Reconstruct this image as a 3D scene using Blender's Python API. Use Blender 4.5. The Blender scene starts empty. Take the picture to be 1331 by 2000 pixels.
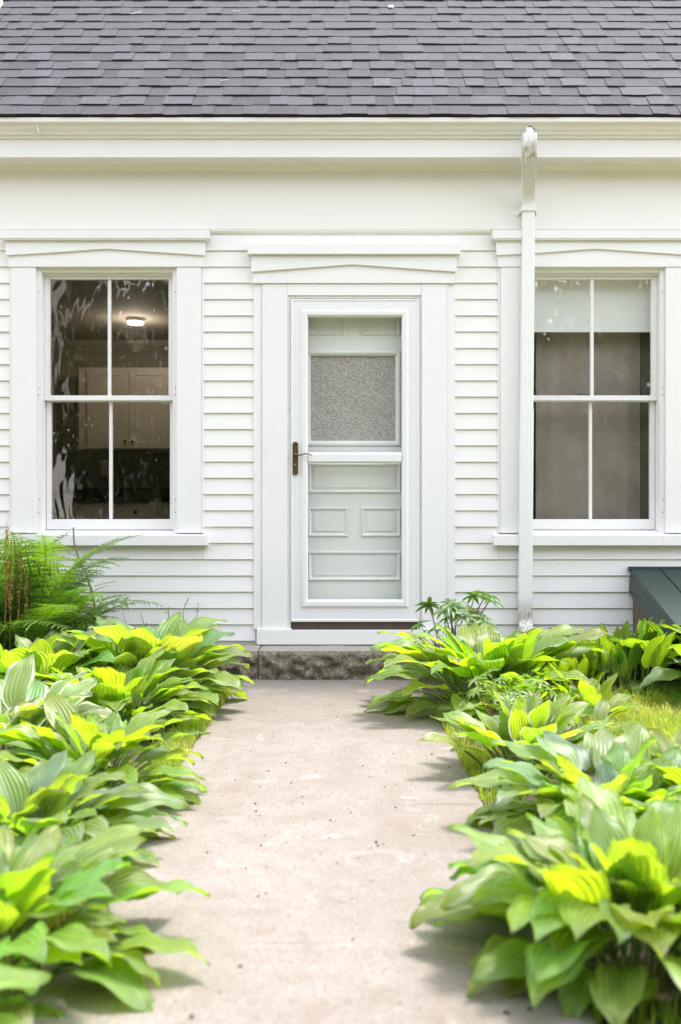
import bpy, bmesh, math, random
from mathutils import Vector, Matrix, noise
R = math.radians
rnd = random.Random(7)
sc = bpy.context.scene
C = sc.collection

# ---------------------------------------------------------------- camera, sky, sun, exposure
F = 1944.4          # focal length in pixels of the 1331 x 2000 photograph
DW = 6.2            # metres from the lens to the face of the house
HC = 0.874          # height of the lens
cam = bpy.data.cameras.new('camera')
camo = bpy.data.objects.new('camera', cam); C.objects.link(camo)
camo.location = (0, -DW, HC); camo.rotation_euler = (R(90), 0, 0)
cam.sensor_fit = 'VERTICAL'; cam.sensor_height = 36; cam.sensor_width = 24; cam.lens = 35
cam.shift_y = 40 / 2000
cam.clip_start = 0.05; cam.clip_end = 500
cam.dof.use_dof = True; cam.dof.focus_distance = 5.2; cam.dof.aperture_fstop = 2.5
sc.camera = camo

SUN_DIR = Vector((0.30, 0.12, 0.94)).normalized()      # towards the sun: high, behind the house, a little to the right
elev = math.asin(SUN_DIR.z); azim = math.atan2(SUN_DIR.x, SUN_DIR.y)
w = bpy.data.worlds.new('World'); sc.world = w; w.use_nodes = True
nt = w.node_tree; nt.nodes.clear()
out = nt.nodes.new('ShaderNodeOutputWorld'); bg = nt.nodes.new('ShaderNodeBackground')
sky = nt.nodes.new('ShaderNodeTexSky'); sky.sky_type = 'NISHITA'; sky.sun_disc = False
sky.sun_elevation = elev; sky.sun_rotation = azim; sky.dust_density = 2.0; sky.air_density = 1.0; sky.ozone_density = 1.0
hs = nt.nodes.new('ShaderNodeHueSaturation'); hs.inputs['Saturation'].default_value = 0.30
nt.links.new(sky.outputs[0], hs.inputs['Color']); nt.links.new(hs.outputs[0], bg.inputs[0])
bg.inputs[1].default_value = 0.15; nt.links.new(bg.outputs[0], out.inputs[0])
sl = bpy.data.lights.new('sun', 'SUN'); sl.energy = 1.05; sl.angle = R(10); sl.color = (1.0, 0.925, 0.89)
so = bpy.data.objects.new('sun', sl); C.objects.link(so)
so.rotation_euler = SUN_DIR.to_track_quat('Z', 'Y').to_euler()
sc.view_settings.view_transform = 'Standard'; sc.view_settings.look = 'None'
sc.view_settings.exposure = 2.38; sc.view_settings.gamma = 1.0; sc.view_settings.use_curve_mapping = False
sc.cycles.max_bounces = 10; sc.cycles.transparent_max_bounces = 16; sc.cycles.diffuse_bounces = 5
sc.cycles.use_denoising = True

# measurements taken in the photograph -> metres, for a plane at depth Y (the house face is Y = 0)
def PX(x, Y=0.0): return (x - 665.5) * (DW + Y) / F
def PZ(y, Y=0.0): return HC - (y - 1040) * (DW + Y) / F

# ---------------------------------------------------------------- materials
def new_mat(name):
    m = bpy.data.materials.new(name); m.use_nodes = True
    n = m.node_tree; b = n.nodes['Principled BSDF']
    return m, n, b
def N(n, typ, **kw):
    o = n.nodes.new(typ)
    for k, v in kw.items():
        if k.startswith('i_'):
            key = k[2:]
            key = int(key) if key.isdigit() else key.replace('_', ' ')
            o.inputs[key].default_value = v
        else: setattr(o, k, v)
    return o
def L(n, a, b): n.links.new(a, b)
def pos(n, scale=(1, 1, 1)):
    g = N(n, 'ShaderNodeNewGeometry'); m = N(n, 'ShaderNodeMapping'); m.inputs['Scale'].default_value = scale
    L(n, g.outputs['Position'], m.inputs['Vector']); return m.outputs[0]
def noise_tex(n, vec, scale, detail=4, rough=.55, dist=0):
    t = N(n, 'ShaderNodeTexNoise'); t.inputs['Scale'].default_value = scale; t.inputs['Detail'].default_value = detail
    t.inputs['Roughness'].default_value = rough; t.inputs['Distortion'].default_value = dist
    if vec is not None: L(n, vec, t.inputs['Vector'])
    return t.outputs['Fac']
def ramp(n, fac, stops):
    r = N(n, 'ShaderNodeValToRGB'); e = r.color_ramp.elements
    while len(e) < len(stops): e.new(0.5)
    for k, (p, c) in zip(e, stops):
        k.position = p; k.color = (c[0], c[1], c[2], 1) if hasattr(c, '__len__') else (c, c, c, 1)
    L(n, fac, r.inputs[0]); return r.outputs[0]
def mixc(n, fac, a, b, mode='MIX'):
    m = N(n, 'ShaderNodeMix'); m.data_type = 'RGBA'; m.blend_type = mode
    for s, v in ((m.inputs[0], fac), (m.inputs[6], a), (m.inputs[7], b)):
        if hasattr(v, 'is_output') or hasattr(v, 'links'): L(n, v, s)
        elif hasattr(v, '__len__'): s.default_value = (v[0], v[1], v[2], 1)
        else: s.default_value = v
    return m.outputs[2]
def bump(n, b, h, strength=.3, dist=.002):
    k = N(n, 'ShaderNodeBump'); k.inputs['Strength'].default_value = strength; k.inputs['Distance'].default_value = dist
    L(n, h, k.inputs['Height']); L(n, k.outputs[0], b.inputs['Normal']); return k

def paint(name, col, rough=.45, grime=.12, gcol=(.42, .40, .33), grain=(1.5, 8, 60), bs=.25, gscale=3.0):
    m, n, b = new_mat(name)
    base = mixc(n, 1.0, col, col)
    big = noise_tex(n, pos(n), gscale, 5, .6)
    f = ramp(n, big, [(.50, 0), (.80, grime)])
    c = mixc(n, f, col, gcol)
    fine = noise_tex(n, pos(n), 90, 3, .6)
    sp = ramp(n, fine, [(.66, 0), (.78, grime * 1.2)])
    c = mixc(n, sp, c, gcol)
    L(n, c, b.inputs['Base Color']); b.inputs['Roughness'].default_value = rough
    oi = N(n, 'ShaderNodeObjectInfo'); c2 = mixc(n, ramp(n, oi.outputs['Random'], [(0, 0), (1, .05)]), c, gcol); L(n, c2, b.inputs['Base Color'])
    g = noise_tex(n, pos(n, grain), 4, 3, .5)
    bump(n, b, g, bs, .0015)
    return m
M = {}
M['clap'] = paint('white_clapboard_paint', (.82, .795, .785), .5, .10, grain=(3, 30, 90), bs=.35)
M['trim'] = paint('white_trim_paint', (.82, .80, .80), .4, .07, grain=(6, 6, 6), bs=.2)
M['frieze'] = paint('frieze_paint', (.81, .785, .765), .5, .08, gcol=(.5, .46, .34), grain=(.6, 6, 25), bs=.3, gscale=1.4)
M['vinyl'] = paint('storm_door_enamel', (.79, .78, .79), .3, .03, grain=(2, 2, 2), bs=.05)
M['inner_door'] = paint('entry_door_paint', (.80, .81, .785), .45, .15, gcol=(.45, .47, .42), grain=(8, 8, 30), bs=.3)
M['metal_white'] = paint('white_coated_aluminium', (.78, .78, .77), .33, .07, gcol=(.4, .35, .25), grain=(3, 3, 3), bs=.08, gscale=6)
M['gutter'] = paint('gutter_enamel', (.87, .845, .87), .35, .02, gcol=(.5, .45, .36), grain=(3, 3, 3), bs=.03)
M['sash'] = paint('sash_paint', (.81, .79, .785), .42, .08, grain=(25, 25, 25), bs=.35)

def downspout_mat():
    m, n, b = new_mat('stained_downspout_enamel')
    g = N(n, 'ShaderNodeNewGeometry'); s = N(n, 'ShaderNodeSeparateXYZ'); L(n, g.outputs['Position'], s.inputs[0])
    st = noise_tex(n, pos(n, (30, 30, 6)), 3, 4, .6)
    # the dirt sits where water seeps out of the two elbow joints and at the shoe
    up = ramp(n, s.outputs[2], [(0, .45), (1, .45)])
    r1 = N(n, 'ShaderNodeMapRange'); r1.inputs[1].default_value = 2.95; r1.inputs[2].default_value = 3.10; L(n, s.outputs[2], r1.inputs[0])
    r2 = N(n, 'ShaderNodeMapRange'); r2.inputs[1].default_value = 3.24; r2.inputs[2].default_value = 3.14; L(n, s.outputs[2], r2.inputs[0])
    mm = N(n, 'ShaderNodeMath', operation='MULTIPLY'); L(n, r1.outputs[0], mm.inputs[0]); L(n, r2.outputs[0], mm.inputs[1])
    r3 = N(n, 'ShaderNodeMapRange'); r3.inputs[1].default_value = .48; r3.inputs[2].default_value = .37; L(n, s.outputs[2], r3.inputs[0])
    ad = N(n, 'ShaderNodeMath', operation='ADD'); L(n, mm.outputs[0], ad.inputs[0]); L(n, r3.outputs[0], ad.inputs[1])
    k = N(n, 'ShaderNodeMath', operation='MULTIPLY'); L(n, ad.outputs[0], k.inputs[0]); L(n, ramp(n, st, [(.30, .1), (.65, .95)]), k.inputs[1])
    c = mixc(n, k.outputs[0], (.79, .79, .78), (.28, .22, .13))
    L(n, c, b.inputs['Base Color']); b.inputs['Roughness'].default_value = .35
    return m
M['spout'] = downspout_mat()

def shingle_mat():
    m, n, b = new_mat('asphalt_shingle')
    oi = N(n, 'ShaderNodeObjectInfo')
    gr = noise_tex(n, pos(n), 170, 4, .85)
    md = noise_tex(n, pos(n, (1, 1, 1)), 28, 4, .6)
    c = mixc(n, ramp(n, gr, [(.38, 0), (.62, 1)]), (.010, .010, .013), (.105, .100, .116))
    c = mixc(n, 1.0, c, oi.outputs['Color'], 'MULTIPLY')
    c = mixc(n, ramp(n, md, [(.35, .0), (.75, .25)]), c, (.085, .080, .092))
    rd = noise_tex(n, pos(n), 75, 2, .4); c = mixc(n, ramp(n, rd, [(.70, 0), (.76, .5)]), c, (.22, .14, .11))
    L(n, c, b.inputs['Base Color']); b.inputs['Roughness'].default_value = .9
    bump(n, b, gr, .6, .003)
    return m
M['shingle'] = shingle_mat()

def concrete_mat():
    m, n, b = new_mat('pale_concrete')
    v = pos(n)
    big = noise_tex(n, v, 1.6, 5, .6); mid = noise_tex(n, v, 9, 5, .65); fine = noise_tex(n, v, 160, 3, .75)
    c = mixc(n, ramp(n, big, [(.3, 0), (.72, 1)]), (.196, .170, .149), (.252, .228, .207))
    c = mixc(n, ramp(n, mid, [(.42, 0), (.75, .75)]), c, (.165, .135, .11))
    c = mixc(n, ramp(n, fine, [(.32, .75), (.54, 0)]), c, (.105, .082, .066))
    c = mixc(n, ramp(n, fine, [(.60, 0), (.72, .45)]), c, (.38, .36, .34))
    ag = N(n, 'ShaderNodeTexVoronoi'); ag.inputs['Scale'].default_value = 70; L(n, v, ag.inputs['Vector'])
    c = mixc(n, ramp(n, ag.outputs['Distance'], [(.10, .5), (.22, 0)]), c, (.13, .10, .075))
    wr = noise_tex(n, pos(n, (1.6, .5, 1)), 1.9, 4, .6, 1.0)
    c = mixc(n, ramp(n, wr, [(.50, 0), (.66, .35)]), c, (.15, .122, .098))
    st = noise_tex(n, pos(n, (1, 1, 1)), 4.2, 3, .5, 1.5)
    c = mixc(n, ramp(n, st, [(.62, 0), (.70, .35)]), c, (.33, .315, .30))
    L(n, c, b.inputs['Base Color']); b.inputs['Roughness'].default_value = .92
    h = mixc(n, .5, fine, mid); bump(n, b, h, .5, .003)
    return m
M['concrete'] = concrete_mat()

def granite_mat(name, top=False):
    m, n, b = new_mat(name)
    v = pos(n)
    a = noise_tex(n, v, 42, 6, .8); f = noise_tex(n, v, 120, 4, .8)
    c = mixc(n, ramp(n, a, [(.35, 0), (.7, 1)]), (.06, .045, .03), (.33, .275, .21))
    c = mixc(n, ramp(n, f, [(.30, .9), (.50, 0)]), c, (.03, .026, .02))
    c = mixc(n, ramp(n, f, [(.58, 0), (.66, .85)]), c, (.55, .50, .43))
    if top: c = mixc(n, .55, c, (.42, .40, .37))  # tread mixed paler than the front face
    L(n, c, b.inputs['Base Color']); b.inputs['Roughness'].default_value = .85
    bump(n, b, mixc(n, .5, a, f), .8, .006)
    return m
M['granite'] = granite_mat('rough_granite'); M['granite_top'] = granite_mat('pale_granite_top', True)

def simple(name, col, rough=.6, metal=0, var=.25, scale=30, bs=.2):
    m, n, b = new_mat(name)
    t = noise_tex(n, pos(n), scale, 4, .6)
    c = mixc(n, ramp(n, t, [(.3, 0), (.75, 1)]), tuple(k * (1 - var) for k in col), tuple(min(1, k * (1 + var)) for k in col))
    L(n, c, b.inputs['Base Color']); b.inputs['Roughness'].default_value = rough; b.inputs['Metallic'].default_value = metal
    bump(n, b, t, bs, .002); return m
M['soil'] = simple('dark_mulch_soil', (.06, .042, .028), .95, scale=22, bs=.9, var=.6)
M['foundation'] = simple('grey_foundation', (.33, .32, .30), .9, scale=14)
M['dark_wood'] = simple('brown_threshold_wood', (.075, .05, .038), .55, scale=18)
M['bronze'] = simple('aged_bronze', (.16, .12, .06), .38, .85, .35, 60)
M['steel'] = simple('bare_steel', (.45, .44, .42), .35, .9, .1, 50)
M['black_iron'] = simple('black_valve_iron', (.02, .022, .026), .45, .3)
M['bulk_green'] = simple('dark_green_steel_paint', (.020, .040, .036), .42, 0, .15, 9, .1)
M['bulk_stone'] = simple('brown_bulkhead_stone', (.15, .115, .085), .9, 0, .5, 25, .7)
M['taupe'] = simple('taupe_backing_sheet', (.35, .30, .25), .85, 0, .22, 3.2, .1)
M['brown_board'] = simple('brown_board', (.20, .16, .115), .7, 0, .1, 6, .1)
M['taupe_wall'] = simple('taupe_plaster', (.40, .35, .29), .8, 0, .06, 4, .1)
M['blind'] = simple('white_blind_cloth', (.86, .87, .85), .7, 0, .03, 4, .1)
M['cabinet'] = simple('cream_cabinet_paint', (.62, .56, .48), .4, 0, .05, 4, .05)
M['counter'] = simple('black_counter_stone', (.012, .012, .011), .15, 0, .3, 60, .05)
M['backsplash'] = simple('taupe_backsplash', (.20, .165, .13), .5, 0, .15, 12, .1)
M['floorwood'] = simple('kitchen_floor_wood', (.22, .13, .07), .4, 0, .3, 6, .1)
M['ceiling'] = simple('ceiling_plaster', (.42, .38, .33), .8, 0, .04, 4, .05)
M['gap'] = simple('deck_felt_and_edge_shadow', (.015, .015, .016), .95)
M['bark'] = simple('grey_brown_bark', (.12, .095, .07), .9, 0, .4, 14, .9)
M['stalk'] = simple('green_stalk', (.11, .17, .035), .5, 0, .2, 30, .05)
M['red_stalk'] = simple('reddish_green_stalk', (.17, .11, .05), .5, 0, .25, 30, .05)
M['rust_frond'] = simple('rust_brown_fertile_frond', (.30, .14, .04), .9, 0, .4, 120, .9)
M['straw'] = simple('dry_straw', (.42, .33, .20), .9, 0, .3, 60, .2)
M['crumb'] = simple('dark_seed_husk', (.05, .03, .022), .9, 0, .4, 60, .3)
M['lichen_white'] = simple('white_flake', (.7, .68, .66), .8)
M['cornice'] = M['frieze']

def birch_mat():
    m, n, b = new_mat('white_birch_bark')
    v = pos(n, (1, 1, 2.2)); a = noise_tex(n, v, 3.2, 4, .6, 1.2); s = noise_tex(n, pos(n, (3, 3, 30)), 3, 3, .5)
    c = mixc(n, ramp(n, a, [(.56, 0), (.66, .9)]), (.72, .68, .64), (.07, .06, .055))
    c = mixc(n, ramp(n, s, [(.62, 0), (.7, .6)]), c, (.15, .13, .12))
    L(n, c, b.inputs['Base Color']); b.inputs['Roughness'].default_value = .8; return m
M['birch'] = birch_mat()

def lamp_mat():
    m, n, b = new_mat('lit_ceiling_lamp'); b.inputs['Base Color'].default_value = (.9, .88, .8, 1)
    b.inputs['Emission Color'].default_value = (1, .93, .8, 1); b.inputs['Emission Strength'].default_value = 2.5; return m
M['lamp'] = lamp_mat()

def glass_mat(name, refl, wave=.0, wscale=5, tint=(.998, .999, .998), dirt=.0):
    m, n, b = new_mat(name); n.nodes.remove(b)
    o = n.nodes['Material Output']
    tr = N(n, 'ShaderNodeBsdfTransparent'); tr.inputs[0].default_value = (*tint, 1)
    gl = N(n, 'ShaderNodeBsdfGlossy'); gl.inputs['Roughness'].default_value = .0; gl.inputs['Color'].default_value = (1, 1, 1, 1)
    lw = N(n, 'ShaderNodeLayerWeight'); lw.inputs['Blend'].default_value = .5      # Schlick's law from the facing angle
    pw = N(n, 'ShaderNodeMath', operation='POWER'); L(n, lw.outputs['Facing'], pw.inputs[0]); pw.inputs[1].default_value = 5
    ad = N(n, 'ShaderNodeMath', operation='MULTIPLY_ADD'); L(n, pw.outputs[0], ad.inputs[0]); ad.inputs[1].default_value = .94; ad.inputs[2].default_value = refl + .035
    ad.use_clamp = True
    if wave:
        t = noise_tex(n, pos(n, (1.3, 1.3, .55)), wscale, 2, .45, .8)
        k = N(n, 'ShaderNodeBump'); k.inputs['Strength'].default_value = 1.0; k.inputs['Distance'].default_value = wave
        L(n, t, k.inputs['Height']); L(n, k.outputs[0], gl.inputs['Normal'])
    mx = N(n, 'ShaderNodeMixShader'); L(n, ad.outputs[0], mx.inputs[0]); L(n, tr.outputs[0], mx.inputs[1]); L(n, gl.outputs[0], mx.inputs[2])
    res = mx.outputs[0]
    if dirt:
        df = N(n, 'ShaderNodeBsdfDiffuse'); df.inputs[0].default_value = (.75, .73, .7, 1)
        d = ramp(n, noise_tex(n, pos(n, (1.5, 1, .8)), 9, 6, .7, 1.5), [(.58, 0), (.80, dirt)])
        m2 = N(n, 'ShaderNodeMixShader'); L(n, d, m2.inputs[0]); L(n, res, m2.inputs[1]); L(n, df.outputs[0], m2.inputs[2]); res = m2.outputs[0]
    L(n, res, o.inputs[0]); return m
M['old_glass'] = glass_mat('wavy_old_window_glass', .03, .003, 4, dirt=.14)
M['storm_glass'] = glass_mat('clear_storm_glass', -.008, .0015, 3)

def obscure_mat():
    m, n, b = new_mat('pebbled_obscure_glass')
    v = N(n, 'ShaderNodeTexVoronoi'); v.inputs['Scale'].default_value = 165; L(n, pos(n), v.inputs['Vector'])
    f = noise_tex(n, pos(n), 230, 2, .7)
    c = mixc(n, ramp(n, v.outputs['Distance'], [(.15, 0), (.5, 1)]), (.88, .83, .76), (.24, .22, .20))
    c = mixc(n, ramp(n, f, [(.46, 0), (.66, .8)]), c, (.88, .84, .78))  # glints of the textured glass painted into its base colour
    big = noise_tex(n, pos(n, (1, 1, .6)), 5, 2, .5)
    L(n, c, b.inputs['Base Color']); b.inputs['Roughness'].default_value = .12
    b.inputs['Specular IOR Level'].default_value = .9
    bump(n, b, v.outputs['Distance'], 1.0, .006); return m
M['obscure'] = obscure_mat()

def leaf_mat(name, veins=True, rough=.36, trans=.44, gl=.5, mulr=2.9, mulg=3.0):
    m, n, b = new_mat(name)
    o = n.nodes['Material Output']
    oi = N(n, 'ShaderNodeObjectInfo'); uv = N(n, 'ShaderNodeUVMap'); s = N(n, 'ShaderNodeSeparateXYZ'); L(n, uv.outputs[0], s.inputs[0])
    u = N(n, 'ShaderNodeMath', operation='MULTIPLY_ADD'); L(n, s.outputs[0], u.inputs[0]); u.inputs[1].default_value = 2; u.inputs[2].default_value = -1
    au = N(n, 'ShaderNodeMath', operation='ABSOLUTE'); L(n, u.outputs[0], au.inputs[0])
    # lengthwise veins: stripes of constant u, meeting at tip and base
    w1 = N(n, 'ShaderNodeMath', operation='MULTIPLY'); L(n, u.outputs[0], w1.inputs[0]); w1.inputs[1].default_value = 26
    sn = N(n, 'ShaderNodeMath', operation='COSINE'); L(n, w1.outputs[0], sn.inputs[0])
    tc = N(n, 'ShaderNodeTexCoord')
    nz = noise_tex(n, tc.outputs['Object'], 14, 4, .6)
    # cream edge: its width is the alpha of the object colour
    th = N(n, 'ShaderNodeMath', operation='SUBTRACT'); th.inputs[0].default_value = 1.12; L(n, oi.outputs['Alpha'], th.inputs[1])
    nn = N(n, 'ShaderNodeMath', operation='MULTIPLY_ADD'); L(n, nz, nn.inputs[0]); nn.inputs[1].default_value = .35; L(n, au.outputs[0], nn.inputs[2])
    nn2 = N(n, 'ShaderNodeMath', operation='SUBTRACT'); L(n, nn.outputs[0], nn2.inputs[0]); nn2.inputs[1].default_value = .17
    gt = N(n, 'ShaderNodeMath', operation='GREATER_THAN'); L(n, nn2.outputs[0], gt.inputs[0]); L(n, th.outputs[0], gt.inputs[1])
    col = oi.outputs['Color']
    rv = mixc(n, ramp(n, oi.outputs['Random'], [(0, 0), (1, .6)]), col, (.27, .36, .05))
    rv = mixc(n, ramp(n, nz, [(.35, 0), (.8, .5)]), rv, (.06, .12, .03))
    bz_ = noise_tex(n, tc.outputs['Object'], 38, 3, .7); bz2 = N(n, 'ShaderNodeMath', operation='MULTIPLY_ADD'); L(n, oi.outputs['Random'], bz2.inputs[0]); bz2.inputs[1].default_value = .14; L(n, bz_, bz2.inputs[2])
    rv = mixc(n, ramp(n, bz2.outputs[0], [(.74, 0), (.79, .9)]), rv, (.16, .09, .03))
    if veins:
        rv = mixc(n, ramp(n, sn.outputs[0], [(.0, 0), (1, .0)]), rv, rv)
        vv = N(n, 'ShaderNodeMapRange'); vv.inputs[1].default_value = .55; vv.inputs[2].default_value = 1; vv.inputs[4].default_value = .45; L(n, sn.outputs[0], vv.inputs[0])
        rv = mixc(n, vv.outputs[0], rv, (.07, .13, .03))
    c = mixc(n, gt.outputs[0], rv, (.60, .62, .44))
    L(n, c, b.inputs['Base Color']); b.inputs['Roughness'].default_value = rough; b.inputs['Specular IOR Level'].default_value = gl; b.inputs['Coat Weight'].default_value = .8; b.inputs['Coat Roughness'].default_value = .42
    tcx = mixc(n, 1.0, c, (mulr, mulg, .35), 'MULTIPLY'); 
    tcx = mixc(n, gt.outputs[0], tcx, (.62, .66, .38))
    tr = N(n, 'ShaderNodeBsdfTranslucent'); L(n, tcx, tr.inputs[0])
    if veins:
        bm = N(n, 'ShaderNodeBump'); bm.inputs['Strength'].default_value = .75; bm.inputs['Distance'].default_value = .006
        inv = N(n, 'ShaderNodeMath', operation='MULTIPLY_ADD'); L(n, sn.outputs[0], inv.inputs[0]); inv.inputs[1].default_value = -.5; L(n, nz, inv.inputs[2])
        L(n, inv.outputs[0], bm.inputs['Height']); L(n, bm.outputs[0], b.inputs['Normal']); L(n, bm.outputs[0], tr.inputs['Normal'])
    mx = N(n, 'ShaderNodeMixShader'); mx.inputs[0].default_value = trans
    L(n, b.outputs[0], mx.inputs[1]); L(n, tr.outputs[0], mx.inputs[2]); L(n, mx.outputs[0], o.inputs[0])
    return m
M['leaf'] = leaf_mat('hosta_leaf'); M['fern'] = leaf_mat('fern_leaf', False, .5, .36, .35, 1.8, 2.2)
def grass_mat():
    m, n, b = new_mat('grass_blade'); o = n.nodes['Material Output']
    t = noise_tex(n, pos(n), 55, 3, .6); t2 = noise_tex(n, pos(n), 2.2, 3, .6)
    c = mixc(n, ramp(n, t, [(.3, 0), (.75, 1)]), (.14, .24, .035), (.30, .37, .08))
    c = mixc(n, ramp(n, t2, [(.48, 0), (.68, .8)]), c, (.42, .36, .20))
    L(n, c, b.inputs['Base Color']); b.inputs['Roughness'].default_value = .5
    tr = N(n, 'ShaderNodeBsdfTranslucent'); L(n, mixc(n, 1.0, c, (2.6, 2.3, .5), 'MULTIPLY'), tr.inputs[0])
    mx = N(n, 'ShaderNodeMixShader'); mx.inputs[0].default_value = .45
    L(n, b.outputs[0], mx.inputs[1]); L(n, tr.outputs[0], mx.inputs[2]); L(n, mx.outputs[0], o.inputs[0]); return m
M['grass'] = grass_mat()
def ground_mat():
    m, n, b = new_mat('lawn_and_soil_ground')
    t = noise_tex(n, pos(n), 3, 5, .65); f = noise_tex(n, pos(n), 60, 3, .7)
    c = mixc(n, ramp(n, t, [(.4, 0), (.62, 1)]), (.14, .16, .05), (.34, .27, .17))
    c = mixc(n, ramp(n, f, [(.35, .6), (.6, 0)]), c, (.05, .05, .02))
    L(n, c, b.inputs['Base Color']); b.inputs['Roughness'].default_value = .95; bump(n, b, f, .8, .01); return m
M['ground'] = ground_mat()
def tree_leaf_mat():
    m, n, b = new_mat('tree_foliage'); o = n.nodes['Material Output']
    t = noise_tex(n, pos(n), 1.2, 3, .6)
    c = mixc(n, ramp(n, t, [(.35, 0), (.7, 1)]), (.028, .052, .014), (.075, .12, .025)); L(n, c, b.inputs['Base Color'])
    b.inputs['Roughness'].default_value = .5; return m
M['tree_leaf'] = tree_leaf_mat()

# ---------------------------------------------------------------- mesh helpers
class MB:
    def __init__(s): s.v = []; s.f = []; s.uv = None; s.mi = []
    def add(s, vs, fs, mi=0):
        b = len(s.v); s.v += [tuple(p) for p in vs]; s.f += [tuple(b + i for i in f) for f in fs]; s.mi += [mi] * len(fs)
    def box(s, x0, x1, y0, y1, z0, z1, mi=0):
        x0, x1 = min(x0, x1), max(x0, x1); y0, y1 = min(y0, y1), max(y0, y1); z0, z1 = min(z0, z1), max(z0, z1)
        s.add([(x0, y0, z0), (x1, y0, z0), (x1, y1, z0), (x0, y1, z0), (x0, y0, z1), (x1, y0, z1), (x1, y1, z1), (x0, y1, z1)],
              [(0, 3, 2, 1), (4, 5, 6, 7), (0, 1, 5, 4), (1, 2, 6, 5), (2, 3, 7, 6), (3, 0, 4, 7)], mi)
    def prism_x(s, prof, x0, x1, mi=0):            # profile of (y, z), counter-clockwise seen from -X... closed
        n = len(prof)
        s.add([(x0, y, z) for y, z in prof] + [(x1, y, z) for y, z in prof],
              [tuple(range(n)), tuple(range(2 * n - 1, n - 1, -1))] + [(i, i + n, (i + 1) % n + n, (i + 1) % n) for i in range(n)], mi)
    def prism_y(s, prof, y0, y1, mi=0):            # outline of (x, z)
        n = len(prof)
        s.add([(x, y0, z) for x, z in prof] + [(x, y1, z) for x, z in prof],
              [tuple(range(n)), tuple(range(2 * n - 1, n - 1, -1))] + [(i, i + n, (i + 1) % n + n, (i + 1) % n) for i in range(n)], mi)
    def tube(s, pts, rads, k=8, mi=0, cap=True):
        pts = [Vector(p) for p in pts]
        if not hasattr(rads, '__len__'): rads = [rads] * len(pts)
        vs = []; fs = []
        for i, p in enumerate(pts):
            d = (pts[min(i + 1, len(pts) - 1)] - pts[max(i - 1, 0)]).normalized()
            a = d.orthogonal() if abs(d.z) > .999 else d.cross(Vector((0, 0, 1)))
            a.normalize(); b = d.cross(a)
            for j in range(k):
                t = 2 * math.pi * j / k; vs.append(p + (a * math.cos(t) + b * math.sin(t)) * rads[i])
        for i in range(len(pts) - 1):
            for j in range(k):
                fs.append((i * k + j, i * k + (j + 1) % k, (i + 1) * k + (j + 1) % k, (i + 1) * k + j))
        if cap: fs += [tuple(reversed(range(k))), tuple(range((len(pts) - 1) * k, len(pts) * k))]
        s.add(vs, fs, mi)
    def mesh(s, name, mats, bevel=0, smooth=False, segs=2):
        me = bpy.data.meshes.new(name); me.from_pydata(s.v, [], s.f)
        for m in (mats if isinstance(mats, (list, tuple)) else [mats]): me.materials.append(m)
        if any(s.mi): me.polygons.foreach_set('material_index', s.mi)
        if s.uv:
            l = me.uv_layers.new(name='UVMap')
            vi = [0] * len(me.loops); me.loops.foreach_get('vertex_index', vi)
            flat = []
            for i in vi: flat += s.uv[i]
            l.data.foreach_set('uv', flat)
        bm = bmesh.new(); bm.from_mesh(me)
        bmesh.ops.recalc_face_normals(bm, faces=bm.faces) if bevel or not s.uv else None
        if bevel:
            ed = [e for e in bm.edges if len(e.link_faces) == 2 and e.calc_face_angle(0) > .5]
            bmesh.ops.bevel(bm, geom=ed, offset=bevel, segments=segs, affect='EDGES', profile=.6, clamp_overlap=True)
        bm.to_mesh(me); bm.free()
        if smooth: me.polygons.foreach_set('use_smooth', [True] * len(me.polygons))
        me.update(); return me
    def obj(s, name, mats, parent=None, bevel=0, smooth=False, loc=None):
        o = bpy.data.objects.new(name, s.mesh(name, mats, bevel, smooth)); C.objects.link(o)
        if parent: o.parent = parent
        if loc: o.location = loc
        return o
def inst(name, me, parent=None, loc=(0, 0, 0), rot=(0, 0, 0), scale=(1, 1, 1), color=None):
    o = bpy.data.objects.new(name, me); C.objects.link(o); o.parent = parent
    o.location = loc; o.rotation_euler = rot; o.scale = scale
    if color: o.color = color
    return o
def thing(name, label, cat, loc=(0, 0, 0), group=None, rz=0):
    o = bpy.data.objects.new(name, None); C.objects.link(o); o.location = loc; o.rotation_euler = (0, 0, rz); o.empty_display_size = .1
    return tag(o, label, cat, group)
def tag(o, label, cat, group=None):
    o['label'] = label; o['category'] = cat
    if group: o['group'] = group
    return o
def part(name, parent):
    o = bpy.data.objects.new(name, None); C.objects.link(o); o.parent = parent; return o
def kind(o, k, label=None):
    o['kind'] = k
    if label: o['label'] = label
    return o

# ---------------------------------------------------------------- ground and path
g = MB(); g.add([(-150, -150, -.02), (150, -150, -.02), (150, 150, -.02), (-150, 150, -.02)], [(0, 1, 2, 3)])
kind(g.obj('ground', M['ground']), 'structure')
def rough_sheet(x0, x1, y0, y1, z, amp, step, mat, name):
    b = MB(); nx = int((x1 - x0) / step) + 1; ny = int((y1 - y0) / step) + 1
    vs = []
    for j in range(ny + 1):
        for i in range(nx + 1):
            x = x0 + (x1 - x0) * i / nx; y = y0 + (y1 - y0) * j / ny
            e = min(1, min(i, nx - i, j, ny - j) / 3)
            vs.append((x, y, z + (noise.noise(Vector((x * 6, y * 6, 0))) * amp + noise.noise(Vector((x * 22, y * 22, 3))) * amp * .6 - .012 * (1 - e))))
    fs = [(j * (nx + 1) + i, j * (nx + 1) + i + 1, (j + 1) * (nx + 1) + i + 1, (j + 1) * (nx + 1) + i) for j in range(ny) for i in range(nx)]
    b.add(vs, fs); return kind(b.obj(name, mat, smooth=True), 'structure')
PXL, PXR = -.60, .455
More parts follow.
